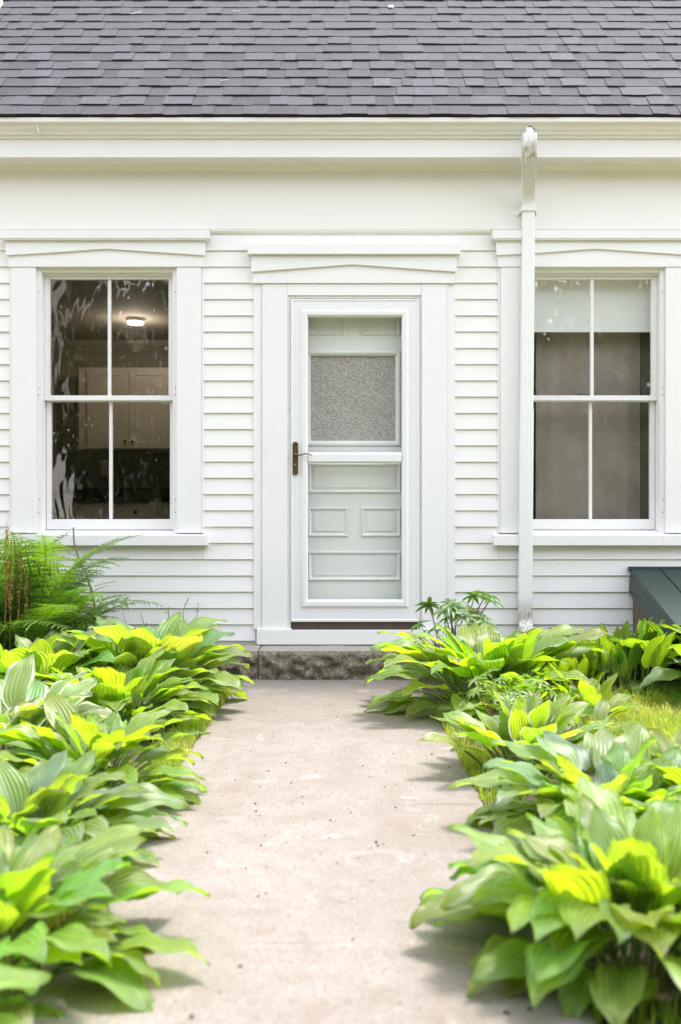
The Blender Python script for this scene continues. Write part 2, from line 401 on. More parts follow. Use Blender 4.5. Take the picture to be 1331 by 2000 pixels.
rough_sheet(-3.2, PXL - .005, -6.5, -.02, .0, .012, .05, M['soil'], 'soil')
rough_sheet(PXR + .005, 1.25, -6.5, -.02, .0, .012, .05, M['soil'], 'soil')
rough_sheet(1.25, 2.4, -1.35, -.02, .0, .012, .05, M['soil'], 'soil')
path = bpy.data.objects.new('path', None); C.objects.link(path); kind(path, 'structure')
joints = [-.315, -1.16, -2.135, -3.11, -4.09, -5.07, -6.05, -7.03, -8.0]
for i in range(len(joints) - 1):
    y1, y0 = joints[i], joints[i + 1]
    b = MB(); nx, ny = 26, 24; gp = .00008
    tilt = 0
    vs = []; xs = [PXL + gp + (PXR - PXL - 2 * gp) * k / nx for k in range(nx + 1)]; ys = [y0 + gp + (y1 - y0 - 2 * gp) * k / ny for k in range(ny + 1)]
    for jy, y in enumerate(ys):
        for ix, x in enumerate(xs):
            wob = 0
            xx = x
            if ix in (0, nx): xx += noise.noise(Vector((x, y * 7, 5))) * .012
            edge = min(ix, nx - ix, jy, ny - jy)
            yo = .0022 * max(0, noise.noise(Vector((x * 4.5, round(y * 2), 7))) + .05 + .25 * x); yy = y + (yo if jy == 0 else -yo if jy == ny else 0)
            vs.append((xx, yy, .004 + tilt * (y - y0) + noise.noise(Vector((x * 4, y * 4, 1))) * .002 - (.0010 if ix in (0, nx) else 0)))
    n1 = nx + 1
    fs = [(j * n1 + k, j * n1 + k + 1, (j + 1) * n1 + k + 1, (j + 1) * n1 + k) for j in range(ny) for k in range(nx)]
    # skirt
    ring = [k for k in range(n1)] + [j * n1 + nx for j in range(1, ny + 1)] + [ny * n1 + k for k in range(nx - 1, -1, -1)] + [j * n1 for j in range(ny - 1, 0, -1)]
    base = len(vs)
    for r_ in ring: vs.append((vs[r_][0], vs[r_][1], -.09))
    for k in range(len(ring)):
        k2 = (k + 1) % len(ring); fs.append((ring[k], base + k, base + k2, ring[k2]))
    b.add(vs, fs); b.obj('slab', M['concrete'], path)

# ---------------------------------------------------------------- the house
house = thing('house', 'white clapboard house with dark grey shingled roof and white storm door', 'house')
XW = (-1.452, 1.580)              # centres of the two windows
XD = .0885                        # centre of the door
HX = 4.2; GY = .10                # half length of the face; depth of the panes
Z_SIDE0 = PZ(1256, 0)             # lowest clapboard
def rect_wall(b, x0, x1, z0, z1, y0, y1, holes):
    xs = sorted({x0, x1, *[h[0] for h in holes], *[h[1] for h in holes]}); zs = sorted({z0, z1, *[h[2] for h in holes], *[h[3] for h in holes]})
    for i in range(len(xs) - 1):
        for j in range(len(zs) - 1):
            cx, cz = (xs[i] + xs[i + 1]) / 2, (zs[j] + zs[j + 1]) / 2
            if any(h[0] < cx < h[1] and h[2] < cz < h[3] for h in holes): continue
            b.box(xs[i], xs[i + 1], y0, y1, zs[j], zs[j + 1])
wb = MB()
rect_wall(wb, -HX, HX, .12, 3.3, .0, .14, [(XW[0] - .437, XW[0] + .437, .84, 2.53), (XW[1] - .437, XW[1] + .437, .84, 2.53), (XD - .41, XD + .41, .20, 2.35)])
wb.box(-HX, -HX + .14, .14, 6.5, .12, 3.3); wb.box(HX - .14, HX, .14, 6.5, .12, 3.3); wb.box(-HX, HX, 6.5, 6.64, .12, 3.3)
wall = wb.obj('wall', M['clap'], house)
fb = MB(); fb.box(-HX + .02, HX - .02, .03, .12, -.1, .121); fb.box(-HX + .02, HX - .02, .012, .03, .1, .2)
fb.obj('foundation', M['foundation'], house)
# clapboards
zk = [PZ(489.3 + 31.75 * k, -.015) for k in range(25)]
H0 = .101; prof_me = {}
def clap_mesh(hgt):
    key = round(hgt, 3)
    if key in prof_me: return prof_me[key]
    b = MB(); n = 1
    b.prism_x([(-.017, 0), (-.019, .002), (-.018, .006), (-.006, hgt + .012 if hgt > .09 else hgt), (-.0005, hgt + .012 if hgt > .09 else hgt), (-.0005, 0)], 0, 1)
    prof_me[key] = b.mesh('clapboard', M['clap']); return prof_me[key]
ex = []      # (x0, x1, z0, z1) openings the boards stop at
for X in XW: ex.append((X - .597, X + .597, .80, 2.76))
ex.append((XD - .617, XD + .617, .17, 2.62))
for k, z in enumerate(zk):
    segs = [(-HX, HX, H0)]
    for (a, c, z0, z1) in ex:
        if z + H0 <= z0 or z >= z1: continue
        ns = []
        for s0, s1, h in segs:
            if c <= s0 or a >= s1: ns.append((s0, s1, h)); continue
            if a > s0: ns.append((s0, a, h))
            if z < z0 - .012: ns.append((max(a, s0), min(c, s1), z0 + .01 - z))
            elif z + H0 > z1 + .0: ns.append((max(a, s0), min(c, s1), h))
            if c < s1: ns.append((c, s1, h))
        segs = ns
    for s0, s1, h in segs:
        # long runs are made of several boards with a hairline butt joint
        cuts = [s0]
        if s1 - s0 > 2.6: cuts.append(s0 + (s1 - s0) * rnd.uniform(.35, .65))
        cuts.append(s1)
        for a, c in zip(cuts, cuts[1:]):
            dz = rnd.uniform(-.0008, .0008)
            inst('clapboard', clap_mesh(h), wall, (a + .0008, rnd.uniform(-.0012, .0), z + dz), (0, rnd.uniform(-.0006, .0006) / max(1, c - a), 0), (c - a - .0016, 1, 1))
# frieze, mouldings, soffit, fascia, gutter
b = MB(); b.box(-HX, HX, -.03, -.001, PZ(448, -.03), 3.2); b.obj('frieze', M['frieze'], house, .0015)
b = MB()
for a, c in ((-HX, XW[0] - .646), (XW[0] + .646, XW[1] - .646), (XW[1] + .646, HX)):
    z1 = PZ(448, -.03) - .0005; b.prism_x([(-.028, z1), (-.028, z1 - .008), (-.018, z1 - .02), (-.012, z1 - .024), (-.0015, z1 - .024), (-.0015, z1)], a, c)
b.obj('frieze_bead', M['frieze'], house)
zf = PZ(306, -.20)
b = MB(); zc = PZ(333, -.05)
b.prism_x([(-.031, zc), (-.040, zc), (-.044, zc + .012), (-.052, zc + .028), (-.070, zc + .045), (-.088, zc + .058), (-.096, zc + .064), (-.096, zf + .002), (-.031, zf + .002)], -HX, HX)
b.obj('crown_moulding', M['cornice'], house)
b = MB(); b.box(-HX - .1, HX + .1, -.176, -.0, zf + .0025, zf + .02); b.obj('soffit', M['frieze'], house)
zt = PZ(270, -.20)
b = MB(); b.box(-HX - .1, HX + .1, -.20, -.177, zf - .004, PZ(232, -.2)); b.obj('fascia', M['trim'], house, .003)
gb = MB()
z0 = PZ(271, -.205); z1 = PZ(229, -.30)
dz = z1 - z0
gp_ = [(-.2005, z0), (-.212, z0), (-.216, z0 + .006), (-.216, z0 + .014), (-.236, z0 + .018), (-.240, z0 + .030), (-.252, z0 + .033), (-.262, z0 + .040), (-.272, z0 + .058), (-.280, z0 + .078), (-.290, z1 - .030), (-.302, z1 - .026), (-.304, z1 - .002), (-.298, z1), (-.2005, z1 - .004)]
gb.prism_x(gp_, -HX - .1, HX + .1); gutter = gb.obj('gutter', M['gutter'], house)
b = MB(); b.box(-1.8, -1.797, -.29, -.2160, z0 + .012, z0 + .052); b.box(2.3, 2.304, -.29, -.216, z0 + .012, z0 + .05); b.obj('seam', M['metal_white'], gutter)

# roof
TH = R(48); EX = .125; NR = 18
e0 = Vector((0, -.315, z1 + .004)); sd = Vector((0, math.cos(TH), math.sin(TH))); nd = Vector((0, -math.sin(TH), math.cos(TH)))
ridge = 5.2
b = MB()
p0 = e0 + sd * .012 - nd * .014; p1 = e0 + sd * ridge - nd * .014; p2 = Vector((0, 2 * p1.y - p0.y, p0.z))
b.prism_x([(p0.y, p0.z), (p1.y, p1.z), (p2.y, p2.z), (p2.y, p2.z - .06), (p1.y, p1.z - .1), (p0.y + .03, p0.z - .02)], -HX - .25, HX + .25)
roof = b.obj('roof', M['gap'], house)
b = MB(); q = e0 + sd * 2.3 - nd * .013; r1 = e0 + sd * ridge - nd * .013
b.add([(-HX - .25, q.y, q.z), (HX + .25, q.y, q.z), (HX + .25, r1.y, r1.z), (-HX - .25, r1.y, r1.z)], [(0, 1, 2, 3)])
b.add([(-HX - .25, r1.y, r1.z + .001), (HX + .25, r1.y, r1.z + .001), (HX + .25, p2.y, p2.z + .01), (-HX - .25, p2.y, p2.z + .01)], [(0, 1, 2, 3)])
o = b.obj('roof_covering', M['shingle'], roof); o.color = (1, 1, 1, 1)
# gable walls so that the loft is closed
b = MB()
for xx in (-HX, HX - .14): b.add([(xx, -.0, 3.3), (xx, 6.6, 3.3), (xx, 3.2, 3.3 + 3.3)] + [(xx + .14, -.0, 3.3), (xx + .14, 6.6, 3.3), (xx + .14, 3.2, 3.3 + 3.3)], [(0, 1, 2), (5, 4, 3), (0, 3, 4, 1), (1, 4, 5, 2), (2, 5, 3, 0)])
b.obj('gable', M['clap'], house)
sh_me = []
for v in range(6):
    b = MB(); rr = random.Random(v); nseg = 4
    top = []; vs = []; fs = []
    for i in range(nseg + 1):
        x = i / nseg; dy = rr.uniform(-.012, .012)
        for (yy, zz) in ((0 + dy, 0), (0 + dy, 1), (1.35, .35), (1.35, 0)): vs.append((x, yy, zz))
    for i in range(nseg):
        for j in range(4): a = i * 4 + j; c2 = i * 4 + (j + 1) % 4; fs.append((a, c2, c2 + 4, a + 4))
    fs += [(0, 3, 2, 1), (nseg * 4, nseg * 4 + 1, nseg * 4 + 2, nseg * 4 + 3)]
    b.add(vs, fs)
    for q_, f_ in enumerate(fs):
        if (q_ < 4 * nseg and q_ % 4 == 0) or q_ >= 4 * nseg: b.mi[q_] = 1      # cut edges: dark asphalt core, also painting the shadow line under each course
    sh_me.append(b.mesh('shingle', [M['shingle'], M['gap']]))
rot = (TH, 0, 0); cand = []
for r in range(NR):
    x = -HX - .25 - rnd.uniform(0, .1); up = rnd.random() < .5
    while x < HX + .25:
        wd = rnd.choice((.07, .09, .105, .12, .14, .16, .18)) * rnd.uniform(.9, 1.1); th = rnd.uniform(.0145, .017) if up else rnd.uniform(.0105, .0125)
        tone = rnd.uniform(.52, 1.05) * (1.08 if up else .94)
        if rnd.random() < .12: tone *= 1.18
        p = e0 + sd * (r * EX + rnd.uniform(-.003, .003) - (.001 if up else 0)) - nd * .004
        cand.append((r, x, wd, th, tone, p, rnd.randrange(6)))
        x += wd + .0008; up = not up if rnd.random() < .8 else up
vis = []
for c_ in cand:
    r, x, wd, th, tone, p, v = c_
    d = DW + p.y; y_ = 1040 - (p.z - HC) * F / d; xp = 665.5 + (x + wd / 2) * F / d
    if -30 < xp < 1361 and y_ > -5: vis.append((d, c_))
vis.sort(key=lambda t: t[0]); chosen = {id(t[1]) for t in vis[:300]}
rest = MB()
for c_ in cand:
    r, x, wd, th, tone, p, v = c_
    if id(c_) in chosen:
        inst('shingle', sh_me[v], roof, (x, p.y, p.z), rot, (wd, EX, th), (tone, tone, tone * 1.02, 1))
    else:
        mt = Matrix.Translation((x, p.y, p.z)) @ Matrix.Rotation(TH, 4, 'X') @ Matrix.Diagonal((wd, EX, th, 1))
        me = sh_me[v]; rest.add([mt @ q.co for q in me.vertices], [tuple(f.vertices) for f in me.polygons]); rest.mi[-len(me.polygons):] = [f.material_index for f in me.polygons]
o = rest.obj('shingles', [M['shingle'], M['gap']], roof); o.color = (.85, .85, .87, 1); kind(o, 'stuff')
# small white flakes and twigs lying on the roof
b = MB()
for (px, py, l, a) in ((255, 43, .07, 35), (455, 36, .05, -8), (432, 173, .05, 10), (52, 23, .01, 0), (650, 5, .02, 0)):
    t_ = (py - 228) / -15.6 * EX
    c0 = e0 + sd * t_ + nd * .014; X0 = PX(px, c0.y)
    b.tube([(X0, c0.y, c0.z), (X0 + l * .5, c0.y + .01, c0.z + .006 + l * .2 * math.sin(R(a))), (X0 + l, c0.y + l * math.sin(R(a)) * .67, c0.z + l * math.sin(R(a)) * .74)], .0014, 5)
tag(b.obj('twig_litter', M['lichen_white']), 'pale dry twigs caught on the grey roof shingles', 'twigs'); 
b = MB(); q = e0 + sd * 1.60 + nd * .013; b.add([(PX(759, q.y), q.y, q.z), (PX(769, q.y), q.y, q.z), (PX(769, q.y) , q.y + .022, q.z + .024), (PX(760, q.y), q.y + .02, q.z + .022)], [(0, 1, 2, 3)])
b.add([(PX(759, q.y), q.y - .003, q.z + .003), (PX(769, q.y), q.y - .003, q.z + .003), (PX(769, q.y), q.y + .019, q.z + .027), (PX(760, q.y), q.y + .017, q.z + .025)], [(0, 1, 2, 3)])
tag(b.obj('paper_scrap', M['lichen_white']), 'small white scrap lying on the upper roof shingles', 'scrap')
# rake board of the neighbouring roof at the top left corner
q = e0 + sd * 1.15
b = MB(); xa = PX(-40, q.y); b.add([(xa - .025, q.y - .05, q.z + .02), (xa, q.y - .05, q.z + .02), (xa + .04, q.y + .3, q.z + .5), (xa - .025, q.y + .3, q.z + .5), (xa - .025, q.y + .0, q.z - .04), (xa, q.y + .0, q.z - .04), (xa + .04, q.y + .35, q.z + .40), (xa - .025, q.y + .35, q.z + .40)],
    [(0, 1, 2, 3), (7, 6, 5, 4), (0, 4, 5, 1), (1, 5, 6, 2), (2, 6, 7, 3), (3, 7, 4, 0)])
b.obj('rake_board', M['trim'], house)

# ---------------------------------------------------------------- windows
def win(X, xpeak):
    W = part('window', house); W.location = (X, 0, 0)
    T = M['trim']
    zc0, zc1 = PZ(466, -.07), PZ(449, -.07)
    b = MB(); b.box(-.645, .645, -.075, -.0305, zc0, zc1); b.prism_x([(-.070, zc0 - .008), (-.070, zc0 - .0005), (-.031, zc0 - .0005), (-.031, zc0 - .008)], -.632, .632); b.obj('head_cap', T, W, .0018)
    z1 = zc0 - .0085
    b = MB(); b.prism_y([(-.617, z1), (-.617, PZ(499, -.045)), (-.3, PZ(493, -.045)), (xpeak, PZ(486, -.045)), (.3, PZ(492.5, -.045)), (.617, PZ(499, -.045)), (.617, z1)], -.050, -.0365); b.obj('pediment_board', T, W, .0015)
    b = MB(); b.box(-.606, .606, -.036, -.0005, PZ(521, -.035), z1 + .0); b.obj('head_board', T, W, .0015)
    zs = .874 - (1037 - 1040) * .00318
    for s in (-1, 1):
        b = MB(); b.box(s * .437, s * .588, -.030, -.0004, zs - .012, PZ(521, -.035) - .0008); b.obj('casing', T, W, .0015)
        b = MB(); b.box(s * .5888, s * .602, -.022, -.0004, zs - .012, PZ(521, -.035) - .0008); b.obj('back_band', T, W, .0015)
        b = MB(); b.box(s * .408, s * .4365, -.006, .135, zs - .02, 2.5205); b.obj('jamb', T, W, .0015)
        for zz in (2.34, 1.74, 1.70, 1.05, .97): b = MB(); b.tube([(s * .425, -.0075, zz + .03), (s * .425, -.0055, zz + .03)], .0035, 8); b.obj('screw', M['black_iron'], W)
    b = MB(); b.box(-.4075, .4075, .000, .135, 2.494, 2.5205); b.box(-.4075, .4075, .026, .135, 2.482, 2.4938); b.obj('head_jamb', T, W, .0015)
    # sill with a slope to throw the rain off
    b = MB(); b.prism_x([(-.075, .857), (-.075, .795), (-.066, .792), (-.0005, .792), (-.0005, .838), (.135, .838), (.135, .890), (.055, .886)], -.4075, .4075)
    b.prism_x([(-.075, .857), (-.075, .795), (-.066, .792), (-.0006, .792), (-.0006, .866)], -.634, -.4078); b.prism_x([(-.075, .857), (-.075, .795), (-.066, .792), (-.0006, .792), (-.0006, .866)], .4078, .634)
    b.obj('sill', T, W, .002)
    # sashes: upper one in front
    def sash(y0, half_g, zb, zt_, rb, rt, stile, glass_y):
        b = MB()
        b.box(-half_g - stile, half_g + stile, y0, y0 + .034, zb - rb, zb); b.box(-half_g - stile, half_g + stile, y0, y0 + .034, zt_, zt_ + rt)
        b.box(-half_g - stile, -half_g, y0, y0 + .034, zb + .0003, zt_ - .0003); b.box(half_g, half_g + stile, y0, y0 + .034, zb + .0003, zt_ - .0003)
        s = b.obj('sash', M['sash'], W, .003)
        b = MB(); b.box(-.010, .010, y0 + .004, y0 + .03, zb + .0003, zt_ - .0003)
        b.obj('muntin', M['sash'], W, .004)
        for s_ in (-1, 1):
            b = MB(); b.box(s_ * .0102, s_ * (half_g - .0003), glass_y, glass_y + .003, zb + .0005, zt_ - .0005); b.obj('pane', M['old_glass'], W)
    sash(.046, .373, 1.734, 2.464, .032, .018, .034, .066)
    sash(.084, .375, .958, 1.700, .066, .030, .030, .104)
    return W
win(XW[0], .0); win(XW[1], -.01)

# ---------------------------------------------------------------- door surround, storm door, entry door
T = M['trim']
ds = part('door_surround', house)
b = MB(); b.box(PX(484, -.08), PX(900, -.08), -.082, -.0205, PZ(496, -.08), PZ(476, -.08)); b.box(PX(486, -.08), PX(898, -.08), -.062, -.021, PZ(496, -.08) - .004, PZ(496, -.08) - .0004)
b.obj('head_cap', T, ds, .002)
zc = PZ(496, -.08) - .0045
b = MB(); X0, X1 = PX(491, -.055), PX(892, -.055); Xm = PX(690, -.055)
b.prism_y([(X0, zc), (X0, PZ(531, -.055)), (Xm, PZ(516.5, -.055)), (X1, PZ(531, -.055)), (X1, zc)], -.058, -.0435); b.obj('pediment_board', T, ds, .0015)
b = MB(); zh = PZ(553, -.04); b.box(PX(494, -.04), PX(889, -.04), -.043, -.0005, zh, zc + .0); b.obj('head_board', T, ds, .0015)
zl = PZ(1229, -.03)
xi0, xi1 = PX(562.5, -.03), PX(824, -.03)
for (a, c, y) in ((PX(496, -.02), PX(512, -.02), -.024), (PX(512, -.03) + .001, xi0, -.032), (xi1, PX(873, -.03), -.032), (PX(873, -.03) + .001, PX(889, -.02), -.024)):
    b = MB(); b.box(a, c, y, -.0005, zl, zh - .0008)
    b.obj('casing', T, ds, .0018)
zsd = PZ(577, -.03)
b = MB(); b.box(xi0 + .0008, xi1 - .0008, -.032, -.0005, zsd, zh - .0008); b.obj('head_casing', T, ds, .0018)
b = MB(); b.box(PX(502, -.05), PX(884, -.05), -.058, -.001, .182, PZ(1231, -.05)); b.box(PX(502, -.05), PX(570, -.05), -.053, -.001, PZ(1231, -.05) + .0006, PZ(1231, -.05) + .008); b.box(PX(816, -.05), PX(884, -.05), -.053, -.001, PZ(1231, -.05) + .0006, PZ(1231, -.05) + .008)
b.obj('sill_board', T, ds, .002)
b = MB(); b.box(xi0, xi1, -.012, .2, PZ(1231, -.03) - .001, PZ(1214, -.012)); b.obj('threshold', M['dark_wood'], ds, .002)
# reveal behind the casings
b = MB(); b.box(xi0 - .012, xi0 - .0005, -.0003, .2, .25, 2.36); b.box(xi1 + .0005, xi1 + .012, -.0003, .2, .25, 2.36); b.box(xi0 - .012, xi1 + .012, -.0003, .2, zsd + .0005, 2.36); b.obj('reveal', T, ds)
# metal frame of the storm door
sf = part('storm_frame', house)
b = MB()
yb = -.02
b.box(xi0 + .001, PX(568, yb), -.022, .015, zl, zsd - .001); b.box(PX(820, yb), xi1 - .001, -.022, .015, zl, zsd - .001); b.box(PX(568, yb) + .0005, PX(820, yb) - .0005, -.022, .015, PZ(582.5, yb), zsd - .001)
o = b.obj('frame_rail', M['metal_white'], sf, .0015)
for xx, yy in [(x, y) for y in (620, 800, 895, 990, 1180) for x in (565.5, 822)] + [(577, 579.6), (692, 579.6), (810, 579.6)]:
    b = MB(); b.tube([(PX(xx, yb), -.0245, PZ(yy, yb)), (PX(xx, yb), -.0215, PZ(yy, yb))], .0032, 8); b.obj('screw', M['steel'], sf)
# storm door leaf
sd_ = part('storm_door', house); V = M['vinyl']
yd = -.026
dx0, dx1, dz0, dz1 = PX(568.5, yd), PX(819.5, yd), PZ(1214.5, yd), PZ(584, yd)
gx0, gx1, gz0, gz1 = PX(602, yd), PX(785, yd), PZ(1171, yd), PZ(619, yd)
def ring(b, o, i, prof):
    """mitred frame: o and i are rectangles (x0, x1, z0, z1), prof the (t, y) section from outer edge to inner edge"""
    rows = []
    for t, y in prof:
        r = [o[k] + (i[k] - o[k]) * t for k in range(4)]
        rows.append([(r[0], y, r[2]), (r[1], y, r[2]), (r[1], y, r[3]), (r[0], y, r[3])])
    vs = [p for r in rows for p in r]; n = len(rows)
    fs = []
    for k in range(n):
        k2 = (k + 1) % n
        for j in range(4): fs.append((k * 4 + j, k * 4 + (j + 1) % 4, k2 * 4 + (j + 1) % 4, k2 * 4 + j))
    b.add(vs, fs)
b = MB()
ring(b, (dx0, dx1, dz0, dz1), (gx0, gx1, gz0, gz1), [(0, .004), (0, yd - .004), (.03, yd - .007), (.10, yd - .007), (.13, yd - .003), (.60, yd - .003), (.66, yd - .010), (.72, yd - .016), (.90, yd - .016), (.97, yd - .009), (.985, yd - .002), (1.0, yd + .004), (1.0, .004)])
b.obj('door_frame', V, sd_, .0008)
b = MB(); zr0, zr1 = PZ(904.5, yd), PZ(886, yd)
b.prism_x([(yd + .004, zr0), (yd - .004, zr0 + .001), (yd - .014, zr0 + .010), (yd - .014, zr1 - .006), (yd - .010, zr1), (yd + .004, zr1)], gx0 + .0005, gx1 - .0005); b.obj('mid_rail', V, sd_, .001)
b = MB(); b.box(gx0 + .0005, gx1 - .0005, yd + .0045, yd + .018, PZ(893, yd), PZ(887, yd)); b.box(gx0 + .0006, gx1 - .0006, yd - .001, yd + .003, zr1 + .0005, zr1 + .012); b.obj('glazing_bead', V, sd_)
for za, zb_ in ((gz0, PZ(898, yd)), (PZ(890, yd), gz1)):
    b = MB(); b.box(gx0 + .0004, gx1 - .0004, yd + .006, yd + .010, za + .0004, zb_ - .0004); b.obj('pane', M['storm_glass'], sd_)
# lever handle on its long plate
hx, hz = PX(577.5, yd), PZ(895.5, yd); hw, hh = .0170, .103
b = MB(); pts = []
for k in range(24):
    t = 2 * math.pi * k / 24; cx_ = math.cos(t); sz = math.sin(t)
    pts.append((hx + hw * max(-1, min(1, cx_ * 1.5)) if abs(sz) < .86 else hx + hw * cx_ * 1.35, hz + (hh - .03) * (1 if sz > 0 else -1) * (1 if abs(sz) > .25 else abs(sz) / .25) + .03 * sz))
b.prism_y(pts, yd - .015, yd - .0035); hp = b.obj('handle_plate', M['bronze'], sd_, .003)
b = MB(); z_h = PZ(889, yd)
b.tube([(hx + .003, yd - .013, z_h + .002), (hx + .003, yd - .040, z_h + .002), (hx + .003, yd - .046, z_h + .002)], [.0105, .0098, .005], 14)
b.tube([(hx + .003, yd - .036, z_h), (hx + .018, yd - .042, z_h - .004), (hx + .035, yd - .043, z_h - .003), (hx + .055, yd - .042, z_h + .004), (hx + .075, yd - .041, z_h + .006), (hx + .092, yd - .040, z_h + .002), (hx + .106, yd - .038, z_h - .005)], [.005, .0045, .0042, .004, .0038, .0036, .003], 10)
b.obj('door_handle', M['bronze'], sd_, smooth=True)
b = MB(); b.tube([(hx, yd - .0145, PZ(907.5, yd)), (hx, yd - .020, PZ(907.5, yd))], [.0075, .0068], 16); b.obj('keyhole', M['steel'], sd_)
b = MB(); b.tube([(PX(570, yd), yd - .008, PZ(962, yd)), (PX(570, yd), yd - .003, PZ(962, yd))], .0035, 8); b.obj('lock_screw', M['steel'], sd_)
# entry door behind
ed = part('entry_door', house); yi = .09; I = M['inner_door']
ox0, ox1 = PX(607, yi), PX(773, yi); oz0, oz1 = PZ(861, yi), PZ(695, yi)
b = MB(); rect_wall(b, xi0 - .01, xi1 + .01, .24, 2.36, yi, yi + .04, [(ox0, ox1, oz0, oz1)]); b.obj('door_leaf', I, ed)
b = MB(); ring(b, (PX(597, yi), PX(783, yi), PZ(871, yi), PZ(686, yi)), (ox0, ox1, oz0, oz1), [(0, yi - .0005), (0, yi - .012), (.25, yi - .018), (.6, yi - .016), (.85, yi - .006), (1, yi - .003), (1, yi - .0005)]); b.obj('glass_moulding', I, ed)
b = MB(); b.box(PX(600, yi), PX(784, yi), yi - .03, yi - .0005, PZ(883, yi), PZ(874.5, yi)); b.obj('door_shelf', I, ed, .004)
b = MB(); b.box(ox0 + .0005, ox1 - .0005, yi + .012, yi + .018, oz0 + .0005, oz1 - .0005); b.obj('pane', M['obscure'], ed)
for (x0, x1, y0, y1) in ((598, 674, 606, 655), (705, 782, 606, 655), (602, 783, 905, 963), (602, 680, 991, 1048), (706, 783, 991, 1048), (602, 783, 1077, 1134)):
    b = MB(); O = (PX(x0, yi), PX(x1, yi), PZ(y1, yi), PZ(y0, yi)); dd = .022; In = (O[0] + dd, O[1] - dd, O[2] + dd, O[3] - dd)
    ring(b, O, In, [(0, yi - .0004), (0, yi - .006), (.25, yi - .014), (.45, yi - .013), (.7, yi - .004), (1, yi - .0015), (1, yi - .0004)])
    b.box(In[0] + .014, In[1] - .014, yi - .006, yi - .0003, In[2] + .012, In[3] - .012)
    b.obj('panel', I, ed, .001)
b = MB(); b.box(xi0 - .01, xi1 + .01, yi + .05, yi + .055, .2, 2.4); b.obj('door_back', M['cabinet'], ed)

# ---------------------------------------------------------------- downspout
dn = part('downspout', house)
def rib_tube(pts, wd, dp, name, mat=M['spout'], crimp=None):
    """fluted rectangular pipe swept through points in the Y-Z plane (x may drift)"""
    sec = []; nf = 5
    sec.append((-wd / 2, dp / 2)); 
    for k in range(nf * 4 + 1):
        t = k / (nf * 4); sec.append((-wd / 2 + wd * t, -dp / 2 + .0018 * (0.5 - .5 * math.cos(t * nf * 2 * math.pi)) + (.003 if k in (0, nf * 4) else 0)))
    sec.append((wd / 2, dp / 2))
    b = MB(); vs = []; n = len(sec); pts = [Vector(p) for p in pts]
    for i, p in enumerate(pts):
        d = (pts[min(i + 1, len(pts) - 1)] - pts[max(0, i - 1)]).normalized(); a = Vector((1, 0, 0)); nn = d.cross(a).normalized()
        if nn.y < 0: nn = -nn
        k_ = 1 + (crimp * (i % 2) if crimp else 0)
        for sx, sy in sec: vs.append(p + a * sx * k_ + nn * sy * k_)
    fs = [(i * n + j, i * n + (j + 1) % n, (i + 1) * n + (j + 1) % n, (i + 1) * n + j) for i in range(len(pts) - 1) for j in range(n)]
    fs += [tuple(reversed(range(n))), tuple(range((len(pts) - 1) * n, len(pts) * n))]
    b.add(vs, fs); return b.obj(name, mat, dn)
WD, DP = .078, .052
xe = PX(1034, -.30)
b = MB(); zo = PZ(262, -.32)
b.tube([(xe, -.27, zo + .040), (xe, -.30, zo + .034), (xe, -.318, zo + .018), (xe, -.32, zo - .012)], [.020, .022, .021, .021], 14, cap=True); b.obj('outlet', M['metal_white'], dn, smooth=True)
b = MB(); b.tube([(xe - .016, -.312, zo + .034), (xe, -.326, zo + .046), (xe + .018, -.318, zo + .036), (xe + .030, -.32, zo + .028)], [.003, .004, .003, .002], 6); b.obj('sealant', M['black_iron'], dn)
zE = zo - .004; pe = []
for k in range(13):
    t = k / 12; a = t * R(62); rr = .16
    yy_ = -.325 + rr * (1 - math.cos(a)); pe.append((PX(1034, yy_), yy_, zE - .05 - rr * math.sin(a)))
pe = [(PX(1034, -.325), -.325, zE)] + pe
rib_tube(pe, WD + .003, DP + .004, 'elbow', crimp=.022)
pb = pe[-1]; pf = []
yp = -.062
xw_ = PX(1032, yp)
for k in range(13):
    t = k / 12; a = R(62) * (1 - t); rr = .12
    yy_ = yp - rr * (1 - math.cos(a)); pf.append((PX(1032, yy_), yy_, rr * math.sin(a)))
zoff = pb[2] - pf[0][2] - (pf[0][1] - pb[1]) * .53
pf = [(p[0], p[1], p[2] + zoff) for p in pf]
mid = [(pb[0], pb[1] - .004, pb[2] + .01), ((pb[0] + pf[0][0]) / 2, (pb[1] + pf[0][1]) / 2 + .003, (pb[2] + pf[0][2]) / 2)]
rib_tube([(pb[0], pb[1] - .01, pb[2] + .012)] + pf, WD, DP, 'elbow', crimp=.03)
zt_, zb_ = pf[-1][2] + .004, PZ(1197, -.06)
xb_ = PX(1025.5, yp)
rib_tube([(xw_ + (xb_ - xw_) * t, yp, zt_ + (zb_ - zt_) * t) for t in (0, .15, .28, .5, .75, 1)], WD - .001, DP - .002, 'pipe', M['spout'])
zj = PZ(800, yp)
rib_tube([(xb_ + (xw_ - xb_) * (zj - zb_) / (zt_ - zb_), yp, zj), (xb_, yp, zb_ - .001)], WD + .003, DP + .002, 'pipe')
b = MB(); zs_ = PZ(409, yp); xs_ = PX(1031, yp); b.box(xs_ - .046, xs_ + .046, yp - .034, -.0305, zs_ - .019, zs_ + .019); b.obj('strap', M['metal_white'], dn, .004)
b = MB(); b.box(xs_ + .047, xs_ + .056, -.0405, -.0305, zs_ - .03, zs_ - .01); b.obj('strap_tab', M['bronze'], dn)
shp = [(xb_, yp, zb_ + .02), (xb_, yp, zb_ - .03), (xb_, yp - .004, zb_ - .05), (xb_, yp - .014, zb_ - .07), (xb_, yp - .03, zb_ - .09), (xb_ + .003, yp - .05, zb_ - .112), (xb_ + .004, yp - .075, zb_ - .13)]
rib_tube(shp, WD + .003, DP + .006, 'elbow', crimp=.02)
b = MB(); xq, zq = PX(1010, -.03), PZ(417, -.03)
